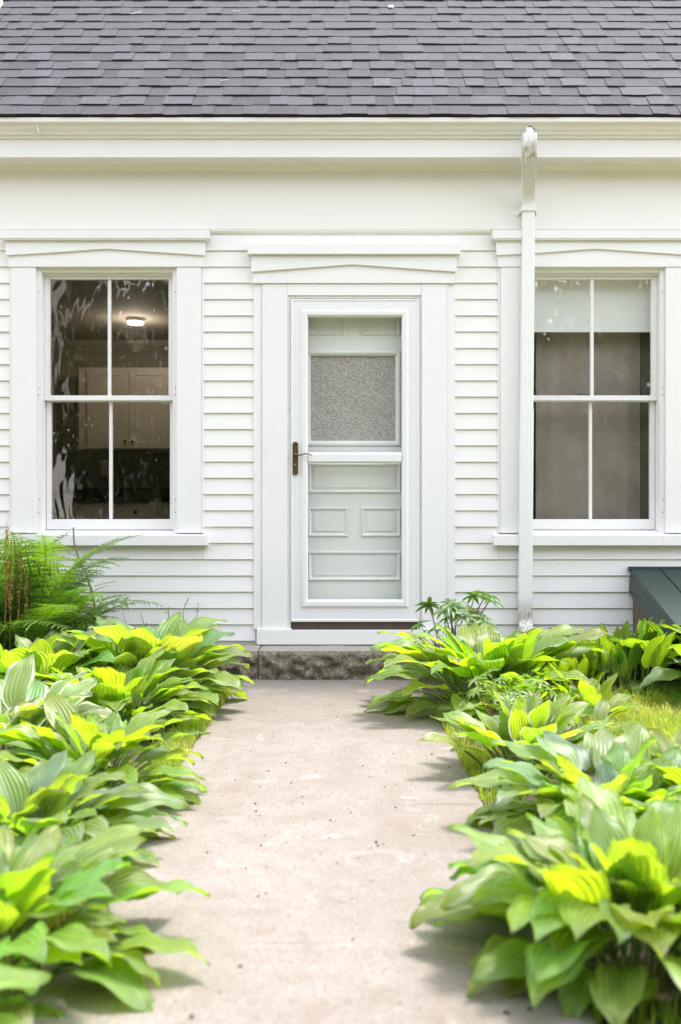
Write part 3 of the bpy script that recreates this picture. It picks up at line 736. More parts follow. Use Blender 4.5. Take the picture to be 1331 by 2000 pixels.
b.add([(xq - .018, -.0305, zq - .006), (xq + .006, -.0305, zq - .02), (xq + .02, -.0305, zq + .010), (xq - .004, -.0305, zq + .022), (xq - .018, -.036, zq - .006), (xq + .006, -.042, zq - .02), (xq + .02, -.042, zq + .010), (xq - .004, -.036, zq + .022)], [(0, 3, 2, 1), (4, 5, 6, 7), (0, 1, 5, 4), (1, 2, 6, 5), (2, 3, 7, 6), (3, 0, 4, 7)])
b.obj('wall_clip', M['metal_white'], house, .002)

# ---------------------------------------------------------------- granite step
st = thing('granite_step', 'rough hewn granite step below the white door at the end of the path', 'step')
def stone(x0, x1, seed):
    b = MB(); y0, y1, zz0, zz1 = -.305, -.012, -.1, .176
    nx = max(4, int((x1 - x0) / .014)); nz = 20
    vs = []; fs = []
    for i in range(nx + 1):
        x = x0 + (x1 - x0) * i / nx
        for j in range(nz + 1):
            z = zz0 + (zz1 - .006 - zz0) * j / nz; e = (noise.fractal(Vector((x * 16, z * 18, seed)), .7, 2.1, 6) * .034 + noise.noise(Vector((x * 70, z * 70, seed + 4))) * .004)
            ed_ = min(1, (nz - j) / 3, ) * (1 if 0 < i < nx else .3)
            vs.append((x + (.002 if i == 0 else 0), y0 - .008 + e * ed_ + (.022 * max(0, 1 - (nz - j) / 2.0) ** 2) - .006 * math.sin(math.pi * j / nz), z + noise.noise(Vector((x * 9, 0, seed))) * .004 * (j / nz)))
    for i in range(nx):
        for j in range(nz): a = i * (nz + 1) + j; fs.append((a, a + nz + 1, a + nz + 2, a + 1))
    b.add(vs, fs, 0)
    base = len(vs); n1 = nz + 1; ny = 8; tv = []
    for i in range(nx + 1):
        fv = vs[i * n1 + nz]
        for k in range(ny + 1):
            t = k / ny; x = fv[0]; y = fv[1] + (y1 - fv[1]) * t
            z = fv[2] * (1 - min(1, t * 6)) + (.176 + noise.noise(Vector((x * 7, y * 7, seed))) * .003) * min(1, t * 6)
            tv.append((x, y, z))
    tf = [(i * (ny + 1) + k, (i + 1) * (ny + 1) + k, (i + 1) * (ny + 1) + k + 1, i * (ny + 1) + k + 1) for i in range(nx) for k in range(ny)]
    b.add(tv, tf, 1)
    for xx, rev in ((x0, 0), (x1, 1)): b.add([(xx, y0 + .01, zz0), (xx, y1, zz0), (xx, y1, .17), (xx, y0 + .012, .165)], [(0, 1, 2, 3)], 0)
    b.add([(x0, y1, zz0), (x1, y1, zz0), (x1, y1, .174), (x0, y1, .174)], [(0, 1, 2, 3)], 0)
    return b.obj('stone', [M['granite'], M['granite_top']], st, smooth=True)
stone(-.90, PX(505, -.3) - .002, 1); stone(PX(505, -.3) + .002, .62, 2)

# ---------------------------------------------------------------- cellar bulkhead
XB = 1.795; bz = .655
bk = thing('cellar_bulkhead', 'dark green sloping steel cellar bulkhead against the white clapboards', 'cellar hatch', (XB, -.02, 0))
ln = .85; dr = .275; WB = 1.35
def slope(y, off=0): return bz - dr * (y / ln) + off
b = MB()
def slab(x0, x1, ya, yb_, off, th, name, mat, bev=.003):
    b = MB(); b.add([(x0, -ya, slope(ya, off)), (x1, -ya, slope(ya, off)), (x1, -yb_, slope(yb_, off)), (x0, -yb_, slope(yb_, off)), (x0, -ya, slope(ya, off - th)), (x1, -ya, slope(ya, off - th)), (x1, -yb_, slope(yb_, off - th)), (x0, -yb_, slope(yb_, off - th))],
        [(0, 3, 2, 1), (4, 5, 6, 7), (0, 1, 5, 4), (1, 2, 6, 5), (2, 3, 7, 6), (3, 0, 4, 7)]); return b.obj(name, mat, bk, bev)
G_ = M['bulk_green']
slab(0, .18, .02, ln, 0, .05, 'side_rail', G_); slab(WB - .18, WB, .02, ln, 0, .05, 'side_rail', G_)
slab(.184, WB / 2 - .002, .03, ln + .01, .004, .03, 'door', G_); slab(WB / 2 + .002, WB - .184, .03, ln + .01, .004, .03, 'door', G_)
b = MB(); b.box(-.012, WB + .012, -.03, -.0, bz - .02, bz + .008); b.obj('flashing', G_, bk, .003)
for k in range(2):
    b = MB(); x0 = .0 if k == 0 else WB - .012
    b.add([(x0 + .0, -.0, slope(0, -.0505)), (x0 + .012, -.0, slope(0, -.0505)), (x0 + .012, -ln, slope(ln, -.0505)), (x0, -ln, slope(ln, -.0505)), (x0 - .006, 0, slope(0, -.15)), (x0 + .012, -.0, slope(0, -.15)), (x0 + .012, -ln, slope(ln, -.15)), (x0 - .006, -ln, slope(ln, -.15))],
        [(0, 3, 2, 1), (4, 5, 6, 7), (0, 1, 5, 4), (1, 2, 6, 5), (2, 3, 7, 6), (3, 0, 4, 7)])
    b.obj('side_flange', G_, bk)
b = MB(); b.box(.02, WB - .02, -ln + .02, -.0, -.1, slope(ln, -.06)); b.prism_x([(-.0, slope(ln, -.059)), (-.0, slope(0, -.06)), (-ln + .02, slope(ln, -.059) + .002)], .02, .1); b.obj('masonry_curb', M['bulk_stone'], bk)

# ---------------------------------------------------------------- garden tap at the foot of the wall
b = MB(); xt, zt2 = PX(1075, -.12), PZ(1234, -.12)
tp = thing('garden_tap', 'small black garden tap low on the wall right of the downspout', 'tap', (xt, -.02, zt2))
b.tube([(0, .01, 0), (0, -.07, 0), (0, -.10, -.01)], [.010, .012, .010], 10); b.tube([(0, -.08, 0), (0, -.08, -.05)], [.011, .012], 10); b.obj('body', M['black_iron'], tp, smooth=True)
b = MB()
for k in range(24): pass
ringp = [(.026 * math.cos(2 * math.pi * k / 18) + .004, -.112, .006 + .026 * math.sin(2 * math.pi * k / 18)) for k in range(19)]
b.tube(ringp, .005, 7)
for k in range(4): a = math.pi * k / 4; b.tube([(.004 - .026 * math.cos(a), -.112, .006 - .026 * math.sin(a)), (.004 + .026 * math.cos(a), -.112, .006 + .026 * math.sin(a))], .0035, 6)
b.obj('handwheel', M['black_iron'], tp); tp.scale = (.75, 1, .75)

# ---------------------------------------------------------------- rooms behind the glass
def room(x0, x1, y0, y1, z0, z1, mats):
    for nm, mt, bx in (('kitchen_floor', mats[0], (x0, x1, y0, y1, z0 - .03, z0)), ('kitchen_ceiling', mats[1], (x0, x1, y0, y1, z1, z1 + .03)),
                       ('kitchen_wall', mats[2], (x0 - .05, x0, y0, y1, z0 - .03, z1 + .03)), ('kitchen_wall', mats[2], (x1, x1 + .05, y0, y1, z0 - .03, z1 + .03)), ('kitchen_wall', mats[2], (x0 - .05, x1 + .05, y1, y1 + .05, z0 - .03, z1 + .03))):
        b = MB(); b.box(*bx); kind(b.obj(nm, mt), 'structure')
room(-2.72, -.45, .142, 3.36, .28, 2.70, (M['floorwood'], M['ceiling'], M['taupe_wall']))
room(.75, 3.4, .142, 2.2, .28, 2.70, (M['floorwood'], M['ceiling'], M['taupe_wall']))
b = MB(); b.prism_x([(3.36, 2.60), (3.33, 2.60), (3.27, 2.66), (3.25, 2.70), (3.36, 2.70)], -2.72, -.45)
b.prism_y([(-2.72, 2.60), (-2.69, 2.60), (-2.63, 2.66), (-2.61, 2.70), (-2.72, 2.70)], .145, 3.24); kind(b.obj('ceiling_cornice', M['ceiling']), 'structure')
YC = 3.0
cz0, cz1 = PZ(877, YC), PZ(717, YC)
cab = thing('wall_cabinet', 'cream kitchen wall cabinet with two black knobs seen through the left window', 'cabinet', (-1.955, YC, cz0))
b = MB(); b.box(-.47, .80, .022, .36, 0, cz1 - cz0); b.obj('carcass', M['cabinet'], cab, .003)
for (a, c) in ((-.39, -.003), (.003, .39), (.396, .79)):
    d_ = part('door', cab)
    hgt = cz1 - cz0
    b = MB(); ring(b, (a, c, .006, hgt - .02), (a + .06, c - .06, .066, hgt - .08), [(0, .021), (0, .001), (.04, 0), (.96, 0), (1, .008), (1, .021)]); b.box(a + .055, c - .055, .009, .02, .06, hgt - .075); b.obj('door_panel', M['cabinet'], d_)
    kx = c - .03 if a < 0 else a + .03
    b = MB(); b.tube([(kx, .0, .07), (kx, -.012, .07), (kx, -.018, .07), (kx, -.026, .07)], [.006, .006, .015, .010], 10); b.obj('knob', M['black_iron'], d_)
b = MB(); b.box(-.75, 1.45, .34, .358, -(cz0 - 1.19) , -.0); b.obj('backsplash', M['backsplash'], None, loc=None)
bs = bpy.data.objects['backsplash']; bs.location = (-1.955, YC, cz0); kind(bs, 'structure')
bc = thing('base_cabinet', 'cream kitchen base cabinet under a black counter seen through the left window', 'cabinet', (-1.955, YC - .28, .28))
b = MB(); b.box(-.50, 1.40, .02, .60, .0, .865); b.obj('carcass', M['cabinet'], bc, .003)
b = MB(); b.box(-.53, 1.42, -.02, .61, .866, .91); b.box(-.53, 1.42, .59, .612, .9105, 1.02); b.obj('counter', M['counter'], bc, .004)
for (a, c) in ((-.42, .30), (.42, 1.2)):
    dwr = part('drawer', bc)
    b = MB(); b.box(a, c, .0, .019, .70, .85); b.obj('drawer_front', M['cabinet'], dwr, .003)
    b = MB(); b.tube([((a + c) / 2 + .18, .0, .775), ((a + c) / 2 + .18, -.012, .775), ((a + c) / 2 + .18, -.024, .775)], [.007, .016, .010], 10); b.obj('knob', M['black_iron'], dwr)
lp = thing('ceiling_lamp', 'lit flush round ceiling lamp glowing inside the left window', 'ceiling lamp', (PX(265, 2.3), 2.3, 2.69))
b = MB(); b.tube([(0, 0, .008), (0, 0, -.02)], [.075, .075], 28); b.obj('base_ring', M['steel'], lp)
b = MB(); b.tube([(0, 0, -.0205), (0, 0, -.032), (0, 0, -.038)], [.07, .068, .05], 28); b.obj('diffuser', M['lamp'], lp, smooth=True)
pl = bpy.data.lights.new('lamp_light', 'POINT'); pl.energy = 1.1; pl.color = (1, .86, .68); pl.shadow_soft_size = .1
po = bpy.data.objects.new('lamp_light', pl); C.objects.link(po); po.parent = lp; po.location = (0, 0, -.12)
sk = MB(); sk.box(PX(196, 3.3), PX(216, 3.3), 3.325, 3.335, PZ(927, 3.3), PZ(899, 3.3)); tag(sk.obj('wall_outlet', M['cabinet'], None, .004), 'pale outlet plate on the taupe wall above the kitchen counter', 'outlet')
kt = thing('kitchen_caddy', 'small black caddy with a white dial at the left end of the kitchen counter', 'appliance', (PX(150, 2.75) - .02, 2.95, 1.19))
b = MB(); b.prism_y([(-.05, .0), (.05, 0), (.055, .03), (.045, .13), (.02, .15), (-.03, .14), (-.055, .05)], -.05, .05); b.obj('body', M['black_iron'], kt, .008)
b = MB(); b.tube([(.01, -.051, .10), (.01, -.058, .10)], [.028, .025], 18); b.obj('dial', M['blind'], kt)
# blind and curtain in the right window
b = MB(); b.box(XW[1] - .42, XW[1] + .42, .146, .149, PZ(646, .15), 2.53); b.box(XW[1] - .42, XW[1] + .42, .143, .152, PZ(649, .15), PZ(646, .15) - .0003)
tag(b.obj('roller_blind', M['blind'], None), 'white roller blind drawn a third of the way down the right window', 'blind')
b = MB(); n_ = 60; vs = []; fs = []; xa, xc = PX(1047, .26), PX(1251, .26)  # taupe sheet added close behind the glass, where it catches more daylight
for i in range(n_ + 1):
    t = i / n_; yy = .26 + .004 * math.sin(t * 34) * math.sin(t * 9)
    for z in (.70, 2.6): vs.append((xa + (xc - xa) * t, yy, z))
for i in range(n_ + 1):
    t = i / n_; yy = .263 + .004 * math.sin(t * 34) * math.sin(t * 9)
    for z in (.70, 2.6): vs.append((xa + (xc - xa) * t, yy, z))
o_ = 2 * (n_ + 1)
for i in range(n_): fs += [(2 * i, 2 * i + 2, 2 * i + 3, 2 * i + 1), (o_ + 2 * i + 1, o_ + 2 * i + 3, o_ + 2 * i + 2, o_ + 2 * i)]
b.add(vs, fs); tag(b.obj('backing', M['taupe'], None, smooth=True), 'flat taupe curtain added close behind the right window glass to catch daylight', 'backing')
b = MB(); b.box(PX(1251, .27) + .004, PX(1251, .27) + .16, .275, .31, .30, 2.64); tag(b.obj('backing_edge_board', M['brown_board'], None, .003), 'narrow brown upright board beside the taupe curtain in the right window', 'board')
b = MB(); b.tube([(PX(1128, .08), .078, 1.7395), (PX(1128, .08), .078, 1.748), (PX(1131, .08), .078, 1.741), (PX(1152, .08), .078, 1.741)], .0035, 6); tag(b.obj('sash_stop', M['black_iron'], None), 'thin black metal catch lying on the meeting rail of the right window', 'catch')

# ---------------------------------------------------------------- plants
def blade_table(v):
    T_ = ((0, .30), (.04, .55), (.12, .80), (.22, .95), (.34, 1), (.48, .95), (.62, .80), (.75, .58), (.86, .34), (.94, .15), (1, .0))
    for (a, b_), (c, d) in zip(T_, T_[1:]):
        if v <= c: return b_ + (d - b_) * (v - a) / (c - a)
    return 0
def leaf_mesh(seed, ls, lb, wd, e0_, e1_, e2_, cup=.35, nu=10, nv=14, wave=.06, stalk=True, roll=0, name='leaf', notch=.10):
    rr = random.Random(seed); b = MB(); b.uv = []
    # midrib: stalk then blade, in the plane x (outward) / z, with a slight sideways drift
    pts = []; p = Vector((.012, 0, .0)); ns = 6
    for i in range(ns + 1):
        pts.append(p.copy()); t = i / ns; e = R(e0_ + (e1_ - e0_) * t ** 1.5); p += Vector((math.cos(e), 0, math.sin(e))) * ls / ns
    if stalk:
        k0 = len(b.v); b.tube(pts, [.0052 - .002 * i / ns for i in range(ns + 1)], 5, 1, cap=False); b.uv += [(.5, .0)] * (len(b.v) - k0)
    base = pts[-1]; p = base.copy(); mid = []; bend = rr.uniform(-.35, .35)
    for j in range(nv + 1):
        t = j / nv; e = R(e1_ + (e2_ - e1_) * (t ** 1.2)); h_ = bend * t * .6
        T_ = Vector((math.cos(e) * math.cos(h_), math.cos(e) * math.sin(h_), math.sin(e))).normalized()
        mid.append((p.copy(), T_)); p += T_ * lb / nv
    ph = rr.uniform(0, 6.28); ph2 = rr.uniform(0, 6.28); fr = rr.uniform(9, 15); rl = R(roll + rr.uniform(-18, 18)); vs = []; uvs = []
    for j, (q, T_) in enumerate(mid):
        v = j / nv; wv = blade_table(v) * wd / 2
        S = Vector((0, 1, 0)); S = (S - T_ * S.dot(T_)).normalized(); Nn = T_.cross(S) * -1
        if Nn.z < 0 and e1_ < 90: Nn = -Nn
        Sr = S * math.cos(rl * v) + Nn * math.sin(rl * v); Nr = Nn * math.cos(rl * v) - S * math.sin(rl * v)
        for i in range(nu + 1):
            u = -1 + 2 * i / nu; a = abs(u)
            up = (cup * a ** 1.3 - .45 * cup * a ** 3) * wv
            up += wave * wd * a ** 2 * math.sin(v * fr + ph + (1.7 if u > 0 else 0)) * min(1, v * 4)
            up += .010 * wd * math.cos(u * 13 + .8) * (1 - v) + noise.noise(Vector((u * 2, v * 4, seed))) * .03 * wd
            back = -notch * lb * a ** 1.5 * max(0, 1 - v * 3.0) ** 1.2
            vs.append(q + Sr * (u * wv) + Nr * up + T_ * (back + .01 * lb * math.sin(v * 30 + ph2) * a ** 3)); uvs.append(((u + 1) / 2, v))
    fs = [(j * (nu + 1) + i, j * (nu + 1) + i + 1, (j + 1) * (nu + 1) + i + 1, (j + 1) * (nu + 1) + i) for j in range(nv) for i in range(nu)]
    b.add(vs, fs, 0); b.uv += uvs
    return b.mesh(name, [M['leaf'], M['stalk']], smooth=True)
# leaf families, from the upright heart of a clump to the drooping skirt
def family(seed, ls, lb, asp, rings, cup=.35, n=4, wave=.06, nu=8, nv=11, notch=.10):
    out_ = []
    for r, (e0_, e1_, e2_, s1, s2) in enumerate(rings):
        out_.append([leaf_mesh(seed * 100 + r * 10 + k, ls * s1 * rnd.uniform(.88, 1.12), lb * s2 * rnd.uniform(.9, 1.1), lb * s2 * asp * rnd.uniform(.92, 1.1), e0_ + rnd.uniform(-5, 5), e1_ + rnd.uniform(-10, 10), e2_ + rnd.uniform(-14, 14), cup * rnd.uniform(.6, 1.3), nu, nv, wave, notch=notch) for k in range(n)])
    return out_
RG = [(86, 72, 38, .75, .80), (80, 52, 8, 1.0, 1.0), (70, 34, -14, 1.1, 1.05), (56, 14, -34, 1.05, 1.0), (38, 2, -44, .9, .85), (20, -4, -50, .7, .75)]
fam_broad = family(1, .24, .215, .68, RG, .42, 4, .05)
fam_long = family(2, .24, .25, .52, [(86, 66, 30, .75, .85), (78, 46, 2, 1.0, 1.0), (66, 28, -16, 1.1, 1.1), (52, 14, -30, 1.05, 1.05), (34, 4, -38, .9, .9), (20, -2, -46, .7, .75)], .38, 4, .07, notch=.05)
fam_near = family(3, .20, .255, .56, [(86, 62, 30, .75, .9), (76, 42, 6, 1.0, 1.0), (64, 26, -12, 1.15, 1.05), (50, 14, -26, 1.15, 1.1), (34, 4, -36, 1.0, .95), (22, -2, -50, .8, .8)], .36, 4, .075, 12, 18, notch=.05)
fam_small = family(4, .13, .17, .48, [(86, 74, 50, .8, .9), (78, 58, 24, 1.0, 1.0), (64, 36, -4, 1.0, 1.0), (48, 18, -22, .9, .95)], .42, 4, .05, notch=.04)
fam_up = family(5, .13, .17, .42, [(89, 86, 74, .8, 1.0), (86, 80, 60, 1.0, 1.0), (80, 70, 42, 1.0, .95)], .75, 5, .08, notch=.02)
def hosta(x, y, label, fam, count, col, cream=0.0, scale=1.0, spread=.05, group=None, seed=0, colj=.25, minring=0, name='hosta'):
    mixr = .12 if fam is fam_near else .25; count = int(count * 1.3)
    t = thing(name, label, 'plant', (x, y, 0.0), group)
    rr = random.Random(seed * 31 + 5); nr = len(fam); ga = rr.uniform(0, 6.28)
    for k in range(count):
        f = (k + .5) / count; r = min(nr - 1, int((f ** .85) * nr)); r = max(r, minring)
        if rr.random() < mixr: r = rr.randrange(min(nr, 4))
        a = ga + k * 2.39996 + rr.uniform(-.35, .35)
        off = spread * (.2 + f) ; s = scale * rr.choice((.66, .82, .92, 1, 1, 1.06)) * rr.uniform(.94, 1.06)
        c = [max(.01, ch * rr.uniform(1 - colj, 1 + colj)) for ch in col]
        o = inst('leaf', rr.choice(fam[r]), t, (off * math.cos(a) + rr.uniform(-.02, .02), off * math.sin(a) + rr.uniform(-.02, .02), -.005), (rr.uniform(-.22, .22), rr.uniform(-.26, .14), a), (s, s, s * rr.uniform(.9, 1.08)), (*c, cream))
    return t
GREEN = (.20, .30, .07); BLUE = (.20, .29, .16); LIME = (.15, .235, .03); DARK = (.075, .15, .045)
# left side of the path, far to near
hosta(-.95, -1.30, 'broad leafed hosta clump at the left of the granite step, nearest the wall', fam_broad, 90, BLUE, 0, 1.14, .14, seed=1)
hosta(-1.42, -1.50, 'broad leafed hosta clump in front of the fern, left of the path', fam_broad, 80, BLUE, 0, 1.1, .13, seed=2)
hosta(-.97, -1.95, 'lime and blue green hosta clump spilling over the far left path edge', fam_broad, 74, GREEN, 0, .84, .1, seed=3)
hosta(-1.95, -1.9, 'broad leafed hosta clump cut by the left edge of the photo below the fern', fam_broad, 60, GREEN, 0, 1.0, .1, seed=4)
hosta(-1.22, -2.55, 'cream edged hosta clump in the middle of the left bed', fam_broad, 72, BLUE, .36, .88, .1, seed=5)
hosta(-.80, -2.95, 'green hosta clump with long leaves over the left path edge, middle of the bed', fam_long, 66, GREEN, 0, .78, .08, seed=6)
hosta(-.86, -3.50, 'blue green hosta clump with wide leaves at the left path edge, second from the camera', fam_near, 80, BLUE, 0, .74, .13, seed=7)
hosta(-.72, -4.20, 'large blurred hosta clump nearest the camera at the left of the path', fam_near, 90, GREEN, 0, .74, .13, seed=8)
hosta(-.78, -4.72, 'blurred hosta in the bottom left corner of the photo', fam_near, 70, GREEN, 0, .70, .06, seed=9)
# right side, far to near
hosta(.72, -1.35, 'lime hosta clump with long leaves reaching over the path right of the door step', fam_long, 92, GREEN, 0, 1.12, .13, seed=11)
hosta(.80, -1.78, 'low green hosta clump hanging on the right path edge behind the lupin leaves', fam_long, 34, GREEN, 0, .62, .08, seed=12)
hosta(1.12, -1.72, 'small young hosta with few upright leaves at the corner of the lawn', fam_small, 15, GREEN, 0, .95, .06, seed=13)
hosta(1.02, -2.12, 'tiny hosta seedling beside dry straw on the lawn edge', fam_small, 8, GREEN, 0, .72, .05, seed=14)
hosta(.66, -2.62, 'white edged hosta with neat pointed leaves on the right path edge', fam_small, 54, GREEN, .24, 1.12, .08, seed=15)
hosta(1.12, -2.95, 'white edged hosta half hidden behind the big clump on the right', fam_small, 24, GREEN, .24, .85, .07, seed=16)
hosta(.76, -3.36, 'big blue green hosta clump on the right path edge, second from the camera', fam_near, 84, BLUE, 0, .80, .12, seed=17)
hosta(.62, -4.12, 'largest blurred hosta clump nearest the camera at the right of the path', fam_near, 110, GREEN, 0, .78, .13, seed=18)
hosta(1.30, -3.65, 'blurred hosta clump at the right edge of the photo behind the nearest clump', fam_near, 60, BLUE, 0, .72, .12, seed=19)
hosta(1.12, -4.35, 'blurred hosta clump cut by the bottom right corner of the photo', fam_near, 60, GREEN, 0, .78, .12, seed=20)
hosta(1.12, -3.30, 'low hosta clump squeezed between the white edged hosta and the right edge of the photo', fam_near, 60, GREEN, 0, .70, .12, seed=23)
hosta(-1.25, -3.15, 'low hosta clump cut by the left edge of the photo, below the cream edged one', fam_near, 60, GREEN, 0, .74, .12, seed=24)
hosta(-1.15, -3.85, 'blurred low hosta at the left edge between the two nearest clumps', fam_near, 50, BLUE, 0, .7, .12, seed=25)
# rear right, by the wall
hosta(1.74, -.74, 'dark glossy hosta clump standing left of the green bulkhead', fam_broad, 50, DARK, 0, .98, .07, seed=21)
hosta(2.03, -1.14, 'tall dark hosta clump in front of the green bulkhead at the right edge', fam_broad, 60, DARK, 0, 1.08, .08, seed=22)
for k, (x, y, s, lb_) in enumerate(((1.02, -.66, .62, 'young upright lime hosta shoots nearest the downspout foot'), (1.20, -.48, .66, 'young upright lime hosta shoots under the garden tap'),
                               (1.24, -.84, .66, 'young upright lime hosta shoots in the front row beside the lawn, left one'), (1.40, -.60, .72, 'young upright lime hosta shoots in the middle of the patch by the wall'),
                               (1.50, -.86, .92, 'tallest young upright hosta shoots at the lawn corner of the patch'), (1.60, -.50, .7, 'young upright lime hosta shoots touching the dark hosta by the bulkhead'))):
    hosta(x, y, lb_, fam_up, 40, (.14, .24, .035), 0, s * 1.42, .15, 'upright young hostas by the wall', seed=30 + k)
for k, (x, y, s, lb_) in enumerate(((1.10, -.2, .62, 'single rounded hosta leaves against the wall beside the downspout foot'), (1.44, -.18, .7, 'single rounded hosta leaves against the lowest clapboard right of the tap'))):
    hosta(x, y, lb_, fam_small, 7, DARK, 0, s * 1.5, .05, seed=40 + k)

# ferns
def frond_mesh(seed, length, wmax, e0_, e2_, pairs=26, fine=True, name='frond'):
    rr = random.Random(seed); b = MB(); b.uv = []; p = Vector((.01, 0, 0)); pts = []; n = 30; dirs = []
    for i in range(n + 1):
        t = i / n; e = R(e0_ + (e2_ - e0_) * t ** 1.6); d = Vector((math.cos(e), .10 * math.sin(t * 3 + seed), math.sin(e))).normalized(); pts.append(p.copy()); dirs.append(d); p += d * length / n
    b.tube(pts[::2], [.0032 * (1 - .8 * i / (n // 2)) + .0006 for i in range(n // 2 + 1)], 4, 1, cap=False); b.uv += [(.5, .5)] * len(b.v)
    for k in range(pairs):
        t = .16 + .84 * k / pairs; i = min(n - 1, int(t * n)); q = pts[i].lerp(pts[i + 1], t * n - i); d = dirs[i]
        wl = wmax * (math.sin(math.pi * min(1, (t - .10) / .92) ** .75) ** .8) * rr.uniform(.88, 1.08)
        S = Vector((0, 1, 0)); U = d.cross(S).normalized(); U = -U if U.z < 0 else U
        for s in (-1, 1):
            ax = (S * s + d * rr.uniform(.20, .42) + U * rr.uniform(-.02, .28)).normalized(); m = 9; pw = wl * .12 + .002
            nrm = ax.cross(d).normalized(); lat = nrm.cross(ax).normalized()
            droop = rr.uniform(.12, .34)
            base = len(b.v); vs = []; fs = []; uvs = []
            for j in range(m + 1):
                f = j / m; c = q + ax * wl * f - Vector((0, 0, 1)) * droop * wl * f * f
                hw_ = pw * (1 - f) ** .75
                for sg in (-1, 1):
                    vs.append(c + lat * sg * hw_ * .18); uvs.append((.5, f))
                    vs.append(c + lat * sg * hw_ * (1.35 if j % 2 else .7) + ax * wl / m * .45 - nrm * hw_ * .15 * sg * s); uvs.append((.5, f))
            for j in range(m):
                o_ = j * 4; fs += [(o_, o_ + 4, o_ + 5, o_ + 1), (o_ + 2, o_ + 3, o_ + 7, o_ + 6)] if False else [(o_, o_ + 1, o_ + 4), (o_ + 2, o_ + 6, o_ + 3), (o_, o_ + 4, o_ + 6, o_ + 2)]
            b.add(vs, fs, 0); b.uv += uvs
    return b.mesh(name, [M['fern'], M['stalk']], smooth=False)
fr_a = [frond_mesh(k, rnd.uniform(1.0, 1.15), .19, 82 - k * 5, 14 - 11 * k, 34) for k in range(5)]
fr_b = [frond_mesh(10 + k, rnd.uniform(.6, .8), .16, 62, -22) for k in range(3)]
def fern(x, y, label, n, s, seed, dark=0):
    n = int(n * 1.7)
    t = thing('fern', label, 'fern', (x, y, 0)); rr = random.Random(seed); ga = rr.uniform(0, 6)
    for k in range(n):
        a = ga + k * 2.4 + rr.uniform(-.3, .3); low = k > n * .7; sc_ = s * rr.uniform(.8, 1.12)
        c = (rr.uniform(.045, .09), rr.uniform(.12, .18), .03) if rr.random() > .3 else (.12, .21, .05)
        inst('frond', rr.choice(fr_b if low else fr_a), t, (rr.uniform(-.06, .06), rr.uniform(-.06, .06), 0), (rr.uniform(-.15, .15), rr.uniform(-.2, .15), a), (sc_,) * 3, (*c, 0))
    return t
f1 = fern(-1.78, -.72, 'tall green fern with rust brown fertile spikes left of the left window', 24, 1.0, 1)
fern(-1.68, -.50, 'feathery fern leaning right below the sill of the left window', 15, .80, 2)
fern(-2.05, -.95, 'fern at the left edge of the photo above the hostas', 20, .9, 3)
def spike(x, y, h, r):
    b = MB(); rr = random.Random(int(h * 1000)); pts = [(0, 0, 0), (.004, 0, h * .5), (0, .003, h * .52)]
    b.tube([(0, 0, 0), (.01, 0, h * .55)], .003, 5)
    for k in range(120):
        t = k / 120; z = h * (.55 + .45 * t); rad = r * (math.sin(math.pi * (t * .9 + .08)) ** .6) * rr.uniform(.5, 1); a = rr.uniform(0, 6.28)
        c = Vector((.01 + rad * .5 * math.cos(a), rad * .5 * math.sin(a), z)); u = Vector((math.cos(a), math.sin(a), .9)) * rad * .8
        w_ = Vector((-math.sin(a), math.cos(a), 0)) * rad * .35; b.add([c - w_, c + w_, c + u + w_ * .3, c + u - w_ * .3, c - Vector((0, 0, rad * .5))], [(0, 1, 2, 3), (0, 4, 1)])
    o = b.obj('fertile_frond', M['rust_frond'], f1); o['label'] = 'rust brown fertile spike'
    o.location = (x - f1.location.x, y - f1.location.y, 0); o.rotation_euler = (rr.uniform(-.03, .03), rr.uniform(-.02, .04), 0)
spike(PX(5, -1.12), -1.12, .96, .019); spike(PX(27, -1.12), -1.12, .88, .016); spike(PX(17, -1.16), -1.16, .80, .018); spike(PX(44, -1.14), -1.14, .70, .013)

# lupin clumps with palmate leaves
def palm_mesh(seed, h, lean, r=.065, nl=9):
    rr = random.Random(seed); b = MB(); b.uv = []
    pts = [Vector((0, 0, 0)), Vector((lean * .3, 0, h * .5)), Vector((lean * .7, 0, h * .85)), Vector((lean, 0, h))]
    b.tube(pts, [.004, .0033, .0028, .002], 5, 1, cap=False); b.uv += [(.5, .5)] * len(b.v)
    c = pts[-1]; tilt = Matrix.Rotation(rr.uniform(.05, .5), 3, 'Y') @ Matrix.Rotation(rr.uniform(-.3, .3), 3, 'X')
    for k in range(nl):
        a = 2 * math.pi * k / nl + rr.uniform(-.12, .12); l = r * rr.uniform(.85, 1.15); rise = rr.uniform(.05, .38)
        d = Vector((math.cos(a), math.sin(a), 0)); s = Vector((-math.sin(a), math.cos(a), 0)); vs = []; uvs = []
        for j in range(6):
            f = j / 5; wv = l * .14 * math.sin(math.pi * (.08 + .9 * f) ** .8); z = l * (rise * f - .38 * f * f)
            for u in (-1, 0, 1): vs.append(c + tilt @ (d * l * f + s * u * wv + Vector((0, 0, z + abs(u) * wv * .5)))); uvs.append(((u + 1) / 2, f))
        b.add(vs, [(j * 3 + i, j * 3 + i + 1, j * 3 + i + 4, j * 3 + i + 3) for j in range(5) for i in range(2)], 0); b.uv += uvs
    return b.mesh('leaf', [M['fern'], M['red_stalk']], smooth=True)
palms = [palm_mesh(k, .30 + .02 * k, .06 + .02 * (k % 3)) for k in range(5)]
